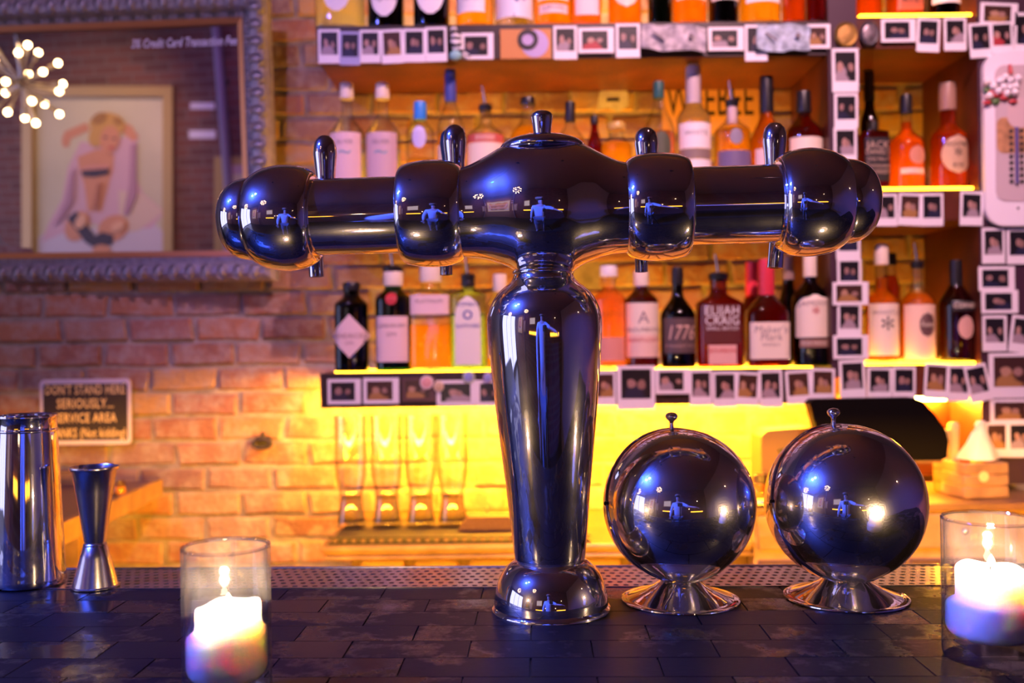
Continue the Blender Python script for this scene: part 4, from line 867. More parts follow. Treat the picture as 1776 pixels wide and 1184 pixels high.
MB().sphere((0.0, -0.002, -0.022), 0.0105, 12, 8, (1.2, 0.6, 1.0)).build('foot', pbr('teal_cloth', (0.25, 0.5, 0.5), 0.6), ze)
MB().tube([(0.008, -0.001, 0.0), (0.016, -0.002, -0.016), (0.030, -0.002, -0.024)], [0.004, 0.0035, 0.002], 8).build('tail', ZM, ze)
cdp = P(912, 76, DS - 0.007)
cc = thing('coaster_card', 'orange card with round dark ringed coaster on top shelf edge', 'card', cdp)
MB().box((-0.052, -0.0008, -0.03), (0.052, 0.0008, 0.03)).build('card', pbr('orange_card', (0.55, 0.22, 0.05), 0.5), cc)
MB().lathe([(0, -0.0016), (0.028, -0.0016), (0.028, -0.0009)], 32, 'y', (0.018, 0, 0.0)).build('disc', pbr('lilac_print', (0.45, 0.35, 0.6), 0.5), cc)
MB().lathe([(0.012, -0.0032), (0.021, -0.0032), (0.021, -0.0017), (0.012, -0.0017)], 32, 'y', (0.004, 0, 0.008), closed=True).build('ring', INK, cc)
def note(px, py, w, h, label, col_, seed):
    rnd = random.Random(seed); t = thing('banknote', label, 'banknote', P(px, py, DS - 0.016), (0, R(rnd.uniform(-3, 3)), 0))
    nx, nz = 14, 7; W, H = w*kS, h*kS; vs_, fs = [], []
    for j in range(nz + 1):
        for i in range(nx + 1):
            u, v = i/nx - .5, j/nz - .5
            vs_.append((u*W, -0.003 + 0.0028*math.sin(u*19 + v*7 + seed) + rnd.uniform(-.0006, .0006), v*H*(1 - 0.25*abs(u)) + 0.002*math.sin(u*9)))
    for j in range(nz):
        for i in range(nx):
            a = j*(nx+1)+i; fs.append((a, a+1, a+nx+2, a+nx+1))
    MB().add(vs_, fs).build('paper', pbr('note_paper_%d' % seed, col_, 0.6, noise=0.7, nscale=60), t, 60)
    MB().lathe([(0, -0.0085), (0.0055, -0.0085), (0.0055, -0.0075), (0, -0.0075)], 20, 'y', (W*0.26, 0, 0.003)).build('portrait', pbr('note_ink', (0.16, 0.13, 0.14), 0.6), t)
    MB().box((-W*0.36, -0.0095, -0.0015), (-W*0.12, -0.008, 0.002), Matrix.Rotation(0.6, 3, 'Y')).build('print_band', MATS['note_ink'], t)
note(1168, 66, 112, 46, 'crumpled grey banknote pinned to the top shelf edge', (0.62, 0.56, 0.60), 2)
note(1358, 66, 92, 48, 'pale blue banknote pinned to the top shelf edge', (0.55, 0.68, 0.80), 5)
def badge(px, py, rx, ry, label, rimc, facec, cat='badge'):
    t = thing('round_badge', label, cat, P(px, py, DS - 0.0105))
    a = MB().lathe([(0, 0.003), (rx*kS, 0.003), (rx*kS, -0.001), (rx*kS*0.9, -0.003), (rx*kS*0.8, -0.0025), (0, -0.0025)], 28, 'y')
    a.v = [(x, y, z_*ry/rx) for x, y, z_ in a.v]; a.build('rim', rimc, t)
    b = MB().lathe([(0, -0.0045), (rx*kS*0.45, -0.004), (rx*kS*0.72, -0.0027), (0, -0.0026)], 24, 'y'); b.v = [(x, y, z_*ry/rx) for x, y, z_ in b.v]; b.build('face', facec, t)
badge(1467, 60, 20, 22, 'round brass badge on the post beside the top shelf', pbr('dull_brass', (0.30, 0.17, 0.04), 0.35, 0.8), pbr('dull_brass_face', (0.36, 0.2, 0.05), 0.45, 0.6, bump=0.6))
badge(1508, 58, 16, 22, 'oval dark badge with silver figure beside the brass one', pbr('dark_oval', (0.04, 0.03, 0.04), 0.4), pbr('pewter', (0.4, 0.33, 0.36), 0.35, 0.7, noise=0.8, nscale=80))
badge(740, 663, 12, 12, 'white pin badge on the lowest shelf edge', pbr('white_enamel', (0.78, 0.62, 0.6), 0.3), pbr('rose_enamel', (0.7, 0.35, 0.33), 0.3))
badge(761, 670, 9, 10, 'smaller cream pin badge beside the white pin', pbr('cream_enamel', (0.75, 0.6, 0.42), 0.3), pbr('tan_enamel', (0.55, 0.4, 0.25), 0.3))
badge(813, 654, 11, 11, 'greenish glass pin badge on the lowest shelf edge', pbr('green_enamel', (0.5, 0.55, 0.4), 0.2), pbr('blue_enamel', (0.25, 0.28, 0.6), 0.2))
badge(846, 655, 8, 9, 'bluish pin badge close to the tower column', pbr('lilac_enamel', (0.55, 0.45, 0.65), 0.2), MATS['blue_enamel'])

# thermometer plaque on the right hand post
tl = P(1763, 242, DS - 0.006)
th = thing('wall_thermometer', 'white enamel wall thermometer with rounded ends on the right post', 'thermometer', tl)
TW, TH = 60*kS, 150*kS
MB().prism(rounded(-TW, -TH, TW, TH, TW*0.55, 8), -0.012, 0.001).build('plaque', pbr('white_enamel_plaque', (0.82, 0.76, 0.82), 0.3), th, 30)
MB().prism(rounded(-TW*0.70, -TH*0.72, TW*0.70, TH*0.84, TW*0.3, 6), -0.0135, -0.0121).build('print_panel', pbr('mauve_print', (0.55, 0.44, 0.46), 0.4), th, 30)
MB().prism(rounded(-TW*0.66, -TH*0.17, TW*0.66, TH*0.24, TW*0.2, 6), -0.0142, -0.0136).build('print_figure', pbr('tan_print', (0.66, 0.34, 0.16), 0.4, noise=0.6, nscale=50), th, 30)
MB().prism(rounded(-TW*0.36, TH*0.12, TW*0.55, TH*0.46, TW*0.3, 6), -0.0148, -0.0143).build('print_blossom', pbr('pale_print', (0.62, 0.46, 0.46), 0.4), th, 30)
MB().tube([(-0.008, -0.017, -TH*0.52), (-0.008, -0.017, TH*0.12)], 0.0035, 10).build('glass_tube', pbr('violet_tube', (0.10, 0.08, 0.25), 0.2), th)
for j in range(9):
    for s in (-1, 1):
        MB().lathe([(0, -0.0152), (0.0042, -0.0156), (0.0042, -0.0149)], 12, 'y', (-0.008 + s*0.0105, 0, TH*0.08 - j*TH*0.072)).build('scale_mark', INK, th)
MB().lathe([(0, -0.0142), (0.002, -0.0142), (0.002, -0.012)], 10, 'y', (-0.005, 0, -TH*0.80)).build('screw', BLACK, th)
rnd = random.Random(4)
bw = pbr('white_berry', (0.80, 0.72, 0.74), 0.35); br_ = pbr('red_petal', (0.5, 0.04, 0.05), 0.4); bg_ = pbr('green_leaf', (0.08, 0.16, 0.05), 0.5)
for i, (bx, by) in enumerate(((1712, 142), (1723, 150), (1735, 140), (1744, 134), (1752, 139), (1741, 151), (1752, 152), (1716, 166), (1731, 158), (1762, 149), (1766, 136), (1760, 160), (1746, 162))):
    MB().sphere(P(bx, by, DS - 0.026) - tl, 0.0078, 10, 8).build('berry', bw, th)
for bx, by in ((1728, 166), (1742, 170), (1712, 178), (1757, 176), (1738, 163), (1720, 160)):
    MB().sphere(P(bx, by, DS - 0.024) - tl, 0.0062, 8, 6, (1.5, 0.6, 0.7)).build('petal', br_, th)
for bx, by in ((1712, 156), (1727, 176), (1748, 166)):
    MB().sphere(P(bx, by, DS - 0.022) - tl, 0.007, 8, 6, (1.2, 0.5, 1.0)).build('leaf', bg_, th)
MB().tube([P(1751, 112, DS - .024) - tl, P(1753, 128, DS - .024) - tl], [0.003, 0.005], 8).build('stalk', br_, th)

# poster on the brick wall behind the middle shelf
pt = thing('paper_poster', 'orange poster with big black letters on wall behind middle shelf', 'poster', P(1232, 178, YW - 0.018))
kw = (YW - 0.018)/F
MB().box((-84*kw, -0.0006, -52*kw), (84*kw, 0.0006, 36*kw)).build('sheet', pbr('orange_poster', (0.70, 0.36, 0.12), 0.6), pt)
tm = textmb('WEEBEE', 62*kw*1.3); wmx = max(abs(v[0]) for v in tm.v); tm.v = [(x*76*kw/wmx, -0.0009, z_ + 2*kw) for x, _, z_ in tm.v]
tm.build('lettering', INK, pt, 0)
ps = thing('paper_notice', 'torn white paper notice on bricks behind middle shelf', 'notice', P(1062, 168, YW - 0.018))
MB().prism([(-28*kw, -24*kw), (-8*kw, -18*kw), (10*kw, -26*kw), (27*kw, -16*kw), (26*kw, 22*kw), (4*kw, 25*kw), (-20*kw, 18*kw)], -0.0008, 0.0008).build('sheet', pbr('white_notice', (0.75, 0.70, 0.62), 0.6, noise=0.4, nscale=40), ps)
MB().box((-10*kw, -0.0016, -8*kw), (12*kw, -0.0009, -2*kw)).build('printed_line', INK, ps)

# ================================================================ SIGN, OPENER, SIDE LEDGE
sg = thing('warning_sign', 'black sign with yellow letters and white border on bricks', 'sign', P(149, 714, YW - 0.026), (0, -ROLL*0.2, 0))
ks = (YW - 0.026)/F
MB().prism(rounded(-79*ks, -57*ks, 79*ks, 57*ks, 9*ks), -0.002, 0.002).build('border', pbr('white_sign_border', (0.66, 0.58, 0.70), 0.35), sg, 30)
MB().prism(rounded(-73*ks, -49*ks, 73*ks, 49*ks, 5*ks), -0.0028, -0.0021).build('face', pbr('black_sign_face', (0.025, 0.015, 0.02), 0.4), sg, 30)
YL = pbr('yellow_lettering', (0.95, 0.66, 0.30), 0.5)
for tx, ty, hw_ in (("DON'T STAND HERE", 38, 69), ('SERIOUSLY...', 14, 49), ('SERVICE AREA', -11, 54), ('THANKS (Not kidding)', -37, 71)):
    tm = textmb(tx, 21*ks*1.1, bold=0.01); wmx = max(abs(v[0]) for v in tm.v); tm.v = [(x*hw_*ks/wmx, -0.0032, z_ + ty*ks) for x, _, z_ in tm.v]
    tm.build('lettering', YL, sg, 0)
for sx, sz in ((-68, 48), (68, 48), (68, -48), (-68, -48)):
    MB().sphere((sx*ks, -0.003, sz*ks), 0.004, 10, 6, (1, .5, 1)).build('screw', STEEL, sg)
op = thing('bottle_opener', 'cast iron bottle opener screwed to the brick wall', 'bottle opener', P(457, 766, YW - 0.014))
MB().prism(rounded(-14*ks, -8*ks, 14*ks, 10*ks, 6*ks), -0.006, 0.004).build('plate', pbr('cast_iron', (0.03, 0.02, 0.02), 0.5), op, 30)
MB().lathe([(11*ks + 3.5*ks*math.cos(a*math.pi/4), -0.014 + 3.5*ks*math.sin(a*math.pi/4)) for a in range(8)], 24, 'y', (0, 0, -4*ks), closed=True).xform(Matrix.Diagonal((1.35, 1, 0.7, 1))).build('ring', MATS['cast_iron'], op)
MB().prism([(-4*ks, 6*ks), (4*ks, 6*ks), (2*ks, 18*ks), (-2*ks, 18*ks)], -0.010, 0.002).build('hook', MATS['cast_iron'], op)
# pale wooden ledge going back to the wall behind the jigger
a, b = P(92, 915, 1.70), P(255, 852, 2.16); zl = a.z
b = P(255, 600 + (CZ - zl)/2.16*F - 0, 2.16)
lg = thing('side_ledge', 'tan wooden ledge behind the jigger, ending at the brick wall', 'ledge', (0, 0, 0))
zt_ = P(170, 868, 1.95).z
pA, pB = Vector((P(60, 0, 1.62).x, 1.62)), Vector((P(262, 0, 2.24).x, 2.24))
poly = [(pA.x, pA.y), (pB.x, pB.y), (pB.x - 0.32, pB.y), (pA.x - 0.32, pA.y)]
MB().prism(poly, zt_ - 0.004, zt_, 'z').build('top', pbr('plum_laminate', (0.10, 0.04, 0.08), 0.3), lg)
dv = (pB - pA).normalized(); nv_ = Vector((dv.y, -dv.x))
MB().prism([(pA.x, pA.y), (pB.x, pB.y), (pB.x + nv_.x*0.014, pB.y + nv_.y*0.014), (pA.x + nv_.x*0.014, pA.y + nv_.y*0.014)], zt_ - 0.034, zt_ + 0.004, 'z').build('edge_board', WOOD_TAN, lg)
MB().box((pA.x - 0.30, 1.70, 0.0), (pA.x - 0.24, 1.76, zt_ - 0.004)).build('leg', WOOD_TAN, lg)
MB().box((pB.x - 0.20, 2.15, 0.0), (pB.x - 0.14, 2.21, zt_ - 0.004)).build('leg', WOOD_TAN, lg)
jl = P(205, 600, 2.02); jl.z = zt_
jr = thing('small_jar', 'little amber glass jar on the wooden ledge behind the jigger', 'jar', jl)
MB().lathe([(0, 0), (0.012, 0), (0.0125, 0.003), (0.0125, 0.022), (0.010, 0.026), (0.010, 0.030)], 20).build('glass', glass('jar_glass', (1, 0.8, 0.45), 0.5), jr)
MB().lathe([(0, 0.002), (0.0112, 0.002), (0.0112, 0.018), (0, 0.018)], 18).build('content', pbr('amber_syrup', (0.8, 0.4, 0.05), 0.2), jr)
MB().box((P(140, 0, 2.2).x - 0.25, 2.19, P(0, 862, 2.2).z), (P(160, 0, 2.2).x, 2.25, P(0, 822, 2.2).z)).build('wall_rail', WOOD_TAN, lg)

# ================================================================ BACK COUNTER
DC = 1.862
ZCT = P(888, 945, DC).z
bcx0, bcx1 = P(545, 0, DC).x, P(1296, 0, DC).x
bc = thing('back_counter', 'wooden back counter with moulded edge under the bottle shelves', 'counter', (0, DC, 0))
MB().box((bcx0, 0.012, ZCT - 0.012), (bcx1, YW - DC - 0.016, ZCT)).build('counter_top', pbr('brown_counter_varnish', (0.22, 0.10, 0.03), 0.3, noise=0.4, nscale=12), bc)
kc = DC/F
for i, (y0, y1, pr_) in enumerate(((945, 954, 0.0), (954, 961, 0.008), (962, 969, 0.002))):
    MB().bbox((bcx0 + 0.004*i, pr_, ZCT - (y1 - 945)*kc), (bcx1, 0.03, ZCT - (y0 - 945)*kc - 0.0002), 0.0025).build('edge_moulding', WOOD_TAN, bc)
MB().box((bcx0 + 0.05, 0.05, 0.0), (bcx1, 0.30, ZCT - 0.03)).build('cabinet', pbr('dark_cabinet_wood', (0.12, 0.05, 0.02), 0.5), bc)
for i in range(7):
    x = bcx0 + 0.07 + i*0.105
    MB().bbox((x, 0.038, 0.25), (x + 0.085, 0.0495, ZCT - 0.036), 0.004).build('drawer_front', WOOD_TAN, bc)
# bar mat
kz = ZCT + 0.002
mx0, mx1 = P(566, 0, 1.90).x, P(1010, 0, 1.90).x
bm = thing('bar_mat', 'dark rubber bar mat with slotted rim under the tall glasses', 'bar mat', (0, 1.885, ZCT))
MB().box((mx0, 0.004, 0.0), (mx1, 0.24, 0.007)).build('pad', RUBBER, bm)
MB().box((mx0 - 0.004, -0.004, 0.0), (mx1 + 0.004, 0.003, 0.004)).build('rim', RUBBER, bm)
MB().box((mx0 - 0.004, -0.003, 0.011), (mx1 + 0.004, 0.0035, 0.0145)).build('rim', RUBBER, bm)
n_ = 28
tooth = MB().bbox((-0.0035, -0.0035, 0.004), (0.0035, 0.003, 0.011), 0.0006).mesh('rim_tooth', pbr('amber_rubber_rim', (0.20, 0.10, 0.03), 0.5), 40)
for i in range(n_):
    share(tooth, 'rim_tooth', bm, (mx0 + (mx1 - mx0)*(i + 0.5)/n_, 0, 0))
# tall glasses
GL = glass('clear_glassware', (0.995, 0.995, 0.98), 0.62, 0.28)
for i, (x, lab) in enumerate(((606, 'tall clear glass carafe at the left end of the bar mat'), (668, 'tall clear glass carafe, second from left on bar mat'), (727, 'tall clear glass carafe, third from left on bar mat'), (782, 'tall clear glass carafe nearest to the tower column on bar mat'))):
    D = 2.03; k = D/F; p = P(x, 600, D); p.z = ZCT + 0.007
    t = thing('glass_carafe', lab, 'carafe', p, (0, 0, 0), 'tall carafes on the bar mat')
    Hh = (908 - 714)*k; r = 28*k; w_ = 0.0022
    prf = [(0, 0), (r*0.82, 0), (r*0.9, 0.002), (r*0.90, 0.012), (r*0.72, 0.05), (r*0.74, 0.075), (r*0.94, 0.105), (r, 0.14), (r*0.97, Hh*0.9), (r*1.0, Hh)]
    MB().lathe(prf + [(a_ - w_, max(h_, 0.012)) for a_, h_ in reversed(prf[3:])] + [(0, 0.012)], 36).build('glass', GL, t, 60)
    MB().lathe([(0, 0.0122), (r*0.86 - w_, 0.0125), (r*0.70 - w_, 0.05), (r*0.72 - w_, 0.062), (0, 0.062)], 28).build('water', liquid('water_fill', (0.98, 0.96, 0.86), 0.15), t, 60)
# napkin stack beside the column
p = P(838, 600, 1.99); p.z = ZCT + 0.007
t = thing('napkin_caddy', 'dark woven napkin holder on the mat beside the column', 'napkin holder', p)
MB().prism([(-0.055, 0), (0.06, 0), (0.05, 0.030), (-0.035, 0.030)], -0.03, 0.03).build('basket', pbr('dark_weave', (0.14, 0.06, 0.02), 0.7, bump=0.8, bscale=150), t)
MB().tube([(0.004, 0, 0.028), (0.004, 0, 0.046)], 0.002, 8).build('peg', WOOD_TAN, t)
# tall drawer chest on the right
ZD = P(1600, 872, DC).z
dx0, dx1 = P(1298, 0, DC).x, P(1830, 0, DC).x
ch = thing('drawer_chest', 'tan wooden drawer chest behind the round bowls', 'chest', (0, DC, 0))
MB().box((dx0, 0.004, 0.0), (dx1, YW - DC - 0.02, ZD - 0.014)).build('carcass', WOOD_TAN, ch)
MB().bbox((dx0 - 0.004, -0.012, ZD - 0.014), (dx1 + 0.01, YW - DC - 0.018, ZD), 0.002).build('top', pbr('brown_chest_top', (0.30, 0.14, 0.05), 0.35, noise=0.4, nscale=10), ch)
for i, (xa, xb_) in enumerate(((1304, 1560), (1566, 1752))):
    o = MB().bbox((P(xa, 0, DC).x, -0.006, ZD - 0.085), (P(xb_, 0, DC).x, 0.0035, ZD - 0.020), 0.002).build('drawer', WOOD_TAN, ch)
    MB().sphere((P((xa + xb_)/2, 0, DC).x, -0.012, ZD - 0.052), 0.007, 10, 8).build('knob', STEEL, o)
    MB().bbox((P(xa, 0, DC).x, -0.006, ZD - 0.40), (P(xb_, 0, DC).x, 0.0035, ZD - 0.105), 0.002).build('door', pbr('dark_chest_door', (0.10, 0.04, 0.02), 0.5), ch)
# steel rail between the bowls
p = P(1316, 874, 1.80); t = thing('steel_rail', 'short brushed steel rail seen between the two round bowls', 'rail', (p.x, 1.80, p.z))
MB().lathe([(0, -0.05), (0.008, -0.05), (0.008, 0.06), (0, 0.06)], 14, 'x').build('bar', STEEL, t)
for s in (-0.045, 0.055): MB().lathe([(0, 0), (0.004, 0), (0.004, 0.05), (0, 0.05)], 10, 'y', (s, 0, 0)).build('bracket', STEEL, t)
# point of sale screen, its printer, crate, napkins, muddlers
zc_ = ZD
p = P(1530, 600, 1.93); p.z = zc_
t = thing('sales_screen', 'black touch screen terminal under the cubbies behind the bowl', 'screen', p)
k = 1.93/F; oy = 600 + (CZ - zc_)/k - 7
pg = [((x - 1530)*k, (oy - y)*k) for x, y in ((1425, 797), (1397, 697), (1404, 690), (1576, 689), (1590, 694), (1612, 718), (1630, 745), (1635, 764), (1632, 792), (1622, 797))]
MB().prism(pg, -0.022, 0.012).build('housing', pbr('matt_black_screen', (0.003, 0.002, 0.002), 0.6, spec=0.08), t, 30)
MB().box((-0.05, -0.01, 0.0), (0.06, 0.06, (oy - 797)*k + 0.002)).build('stand', BLACK, t)
MB().box((-0.13, -0.024, (oy - 801)*k), (0.105, 0.014, (oy - 797)*k)).build('lower_trim', pbr('brown_trim', (0.2, 0.09, 0.03), 0.4), t)
p = P(1350, 600, 2.03); p.z = zc_; k = 2.03/F; oy = 600 + (CZ - zc_)/k - 5
t = thing('receipt_printer', 'brown receipt printer behind the gap between the round bowls', 'printer', p)
pg = [((x - 1350)*k, (oy - y)*k) for x, y in ((1308, 857), (1308, 752), (1318, 742), (1392, 738), (1400, 745), (1400, 857))]
MB().prism(pg, -0.05, 0.04).build('housing', pbr('brown_plastic', (0.22, 0.10, 0.04), 0.5), t, 30)
MB().prism([((x - 1350)*k, (oy - y)*k) for x, y in ((1335, 775), (1385, 765), (1385, 790), (1350, 800))], -0.056, -0.051).build('paper_slot', BLACK, t)
p = P(1316, 600, 1.93); p.z = zc_; k = 1.93/F
t = thing('lidded_jar', 'small glass jar with dark lid in the gap between the bowls', 'jar', p)
MB().lathe([(0, 0), (14*k, 0), (15*k, 2*k), (15*k, 24*k), (12*k, 28*k)], 20).build('glass', glass('jar_glass', (1, 0.8, 0.45), 0.5), t)
MB().lathe([(0, 28*k), (13*k, 28*k), (13*k, 42*k), (11*k, 44*k), (0, 44*k)], 20).build('lid', pbr('dark_lid', (0.06, 0.03, 0.015), 0.3), t)
p = P(1682, 600, 1.95); p.z = zc_; k = 1.95/F
t = thing('wooden_crate', 'small wooden crate with round stamp on the chest', 'crate', p, (0, 0, R(8)))
for i in range(3):
    MB().bbox((-40*k, -0.05, (2 + i*20)*k), (40*k, -0.042, (20 + i*20)*k), 0.001).build('slat', WOOD_TAN, t)
    MB().bbox((-40*k, -0.0418, (2 + i*20)*k), (-33*k, 0.06, (20 + i*20)*k), 0.001).build('slat', WOOD_TAN, t)
    MB().bbox((33*k, -0.0418, (2 + i*20)*k), (40*k, 0.06, (20 + i*20)*k), 0.001).build('slat', WOOD_TAN, t)
MB().box((-32*k, -0.0415, 0), (32*k, 0.06, 4*k)).build('floor_board', WOOD_TAN, t)
MB().lathe([(0, -0.0515), (9*k, -0.0515), (9*k, -0.0505), (0, -0.0505)], 20, 'y', (-6*k, 0, 38*k)).build('stamp', pbr('yellow_stamp', (0.85, 0.62, 0.28), 0.5), t)
p2 = P(1697, 600, 1.955); p2.z = zc_ + 62*k
t = thing('paper_napkins', 'crumpled pale napkins sticking out of the wooden crate', 'napkins', p2)
nm = MB().lathe([(34*k, 0), (28*k, 12*k), (20*k, 28*k), (13*k, 44*k), (8*k, 54*k), (10*k, 60*k), (6*k, 66*k), (0, 67*k)], 18)
rnd = random.Random(9); nm.v = [(x*(1 + 0.25*math.sin(3*math.atan2(y, x))) + rnd.uniform(-.002, .002) + z_*0.05, y*0.7 + rnd.uniform(-.002, .002), z_) for x, y, z_ in nm.v]
nm.build('folded_paper', pbr('napkin_paper', (0.85, 0.78, 0.62), 0.7), t, 60)
for x, h_, w_, lab in ((1637, 46, 6, 'shorter pale wooden muddler beside the black screen'), (1652, 58, 9, 'thicker pale wooden muddler beside the black screen')):
    p = P(x, 600, 1.97); p.z = zc_ + 4.1*k; kk = 1.97/F
    MB_ = MB().lathe([(0, 0), (w_*0.8*kk, 0), (w_*kk, 3*kk), (w_*0.8*kk, h_*kk), (w_*1.0*kk, (h_ + 40)*kk), (w_*1.05*kk, (h_ + 58)*kk), (w_*0.7*kk, (h_ + 62)*kk), (0, (h_ + 63)*kk)], 14)
    o = thing('muddler', lab, 'muddler', p); MB_.build('shaft', pbr('pale_wood', (0.72, 0.50, 0.22), 0.5), o)

# ================================================================ MIRROR IN ITS ORNATE FRAME
PSI, ALF, PHI = R(6), R(5), -0.010
mn = Vector((-math.sin(PSI)*math.cos(ALF), -math.cos(PSI)*math.cos(ALF), -math.sin(ALF)))
mt_ = Vector((math.cos(PSI), -math.sin(PSI), 0))
mw = mn.cross(mt_).normalized()
mt2 = (mt_*math.cos(PHI) + mw*math.sin(PHI)); mw2 = mn.cross(mt2).normalized()
M0 = P(428, 434, 2.222)
def on_mirror(px, py):
    d = C_F + (px - 888)/F*C_R + (600 - py)/F*C_U
    return CAM + d*(mn.dot(M0 - CAM)/mn.dot(d)), d
def mloc(px, py):
    q = on_mirror(px, py)[0] - M0; return q.dot(mt2), q.dot(mw2)
def bounce(px, py, y=None, L=None):
    """point of the room that the mirror shows at this place: on the plane y, or L metres after the glass"""
    h, d = on_mirror(px, py); r = d - 2*d.dot(mn)*mn
    if L is not None: return h + r.normalized()*L
    return h + r*((y - h.y)/r.y)
MM = Matrix((mt2, -mn, mw2)).transposed().to_4x4(); MM.translation = M0
mir = thing('framed_mirror', 'large wall mirror in ornate pewter frame on brick wall', 'mirror')
mir.matrix_world = MM
iu0 = mloc(-70, 434)[0]; iu1 = 0.0; iw0 = 0.0; iw1 = (mloc(215, 51)[1] + mloc(420, 41)[1])/2
def mirrormat():
    mt, nt, out = nodemat('mirror_silver'); g = N(nt, 'ShaderNodeBsdfGlossy'); g.inputs['Roughness'].default_value = 0.01; g.inputs[0].default_value = (0.88, 0.85, 0.86, 1)
    nt.links.new(g.outputs[0], out.inputs[0]); return mt
MB().box((iu0 - 0.005, 0.0, iw0 - 0.005), (iu1 + 0.005, 0.004, iw1 + 0.005)).build('mirror_glass', mirrormat(), mir)
PEW = pbr('pewter_frame', (0.40, 0.36, 0.42), 0.42, 0.35, noise=0.4, nscale=70, bump=0.3, bscale=150)
GILT = pbr('copper_gilt', (0.60, 0.25, 0.10), 0.35, 0.6)
km = 2.22/F
FP = [(0, 0.0, 0), (0, -0.010, 0), (10*km, -0.014, 0), (11*km, -0.010, 1), (18*km, -0.012, 1), (20*km, -0.018, 1), (27*km, -0.027, 1), (38*km, -0.030, 1), (47*km, -0.024, 1), (53*km, -0.012, 1), (54*km, 0.012, 1), (40*km, 0.014, 1)]
def corner(s, h): return [(iu0 - s, h, iw0 - s), (iu1 + s, h, iw0 - s), (iu1 + s, h, iw1 + s), (iu0 - s, h, iw1 + s)]
LEAF = MB().sphere((0, 0, 0), 0.010, 10, 6, (0.85, 0.9, 1.55))
arc = [(0.0125*math.cos(a), -0.004, 0.017*math.sin(a)) for a in [R(20 + 280*i/9) for i in range(10)]]
LEAF.tube(arc, 0.0026, 6); LEAFM = LEAF.mesh('leaf_ornament', PEW, 60)
beads = MB()
for side, nm_ in enumerate(('bottom', 'right', 'top', 'left')):
    rail = None
    for grp, mat_, nm2 in ((1, PEW, 'frame_rail'), (0, GILT, 'gilt_slip')):
        mb = MB()
        for (s0, h0, g0), (s1, h1, g1_) in zip(FP, FP[1:]):
            if g1_ != grp and not (grp == 0 and g0 == 0 and g1_ == 1 and False): continue
            A, B = corner(s0, h0), corner(s1, h1); k2 = (side + 1) % 4
            mb.add([A[side], A[k2], B[k2], B[side]], [(0, 1, 2, 3)])
        o = mb.build(nm2, mat_, mir, 0)
        if grp == 1: rail = o
    A = corner(36*km, -0.027); a, b = Vector(A[side]), Vector(A[(side + 1) % 4]); Lr = (b - a).length; n_ = int(Lr/(28*km))
    for i in range(n_):
        q = a + (b - a)*((i + 0.5)/n_)
        share(LEAFM, 'leaf_ornament', rail, q, (0, (0.12 if side % 2 == 0 else math.pi/2) , 0))
    A = corner(15*km, -0.012); a, b = Vector(A[side]), Vector(A[(side + 1) % 4]); n_ = int(Lr/(9.5*km))
    for i in range(n_): beads.sphere(a + (b - a)*((i + 0.5)/n_), 0.0044, 6, 4)
o = beads.build('beading', PEW, mir, 60); o['kind'] = 'stuff'
tm = textmb('3% Credit Card Transaction Fee', 0.034, 0.35, bold=0.02)
wmx = max(abs(v[0]) for v in tm.v); ua, ub = mloc(226, 74), mloc(411, 74)
tm.v = [((ua[0] + ub[0])/2 + x*(ub[0] - ua[0])/2/wmx, -0.0008, (ua[1] + ub[1])/2 + z_*0.82) for x, _, z_ in tm.v]
tm.build('lettering', pbr('white_script', (0.75, 0.70, 0.85), 0.6), mir, 0)

# ================================================================ ROOM BEHIND THE GUESTS (seen in the mirror and in the chrome)
def wall_poly(pts, off, name, mat, parent, th=0.001):
    y = YR + off
    q = [bounce(px, py, y) for px, py in pts]
    return MB().prism([(v.x, v.z) for v in q], y, y + th).build(name, mat, parent, 0)
pa = thing('framed_painting', 'gilt framed painting of a seated woman in pink, seen in the mirror', 'painting')
gf = pbr('worn_gilt_frame', (0.50, 0.30, 0.12), 0.4, 0.4, bump=0.6, bscale=40)
for pts in ([(45, 150), (305, 150), (288, 168), (62, 168)], [(305, 150), (305, 490), (288, 472), (288, 168)], [(305, 490), (45, 490), (62, 472), (288, 472)], [(45, 490), (45, 150), (62, 168), (62, 472)]):
    wall_poly(pts, 0.002, 'frame_rail', gf, pa, 0.05)
pc = lambda n_, c: pbr('paint_' + n_, c, 0.55)
wall_poly([(62, 168), (288, 168), (288, 472), (62, 472)], 0.003, 'canvas', pbr('paint_ground', (0.62, 0.50, 0.36), 0.6, noise=0.15, nscale=2), pa, 0.006)
def ell(cx, cy, rx, ry, rot=0, n_=18):
    return [(cx + rx*math.cos(a)*math.cos(rot) - ry*math.sin(a)*math.sin(rot), cy + rx*math.cos(a)*math.sin(rot) + ry*math.sin(a)*math.cos(rot)) for a in [2*math.pi*i/n_ for i in range(n_)]]
SKIN = pc('skin', (0.60, 0.24, 0.13)); PNK = pc('pink', (0.60, 0.34, 0.40)); LIL = pc('lilac', (0.56, 0.44, 0.52)); BLO = pc('blonde', (0.55, 0.28, 0.07)); STK = pc('charcoal', (0.05, 0.025, 0.04)); PEA = pc('rose', (0.62, 0.25, 0.20))
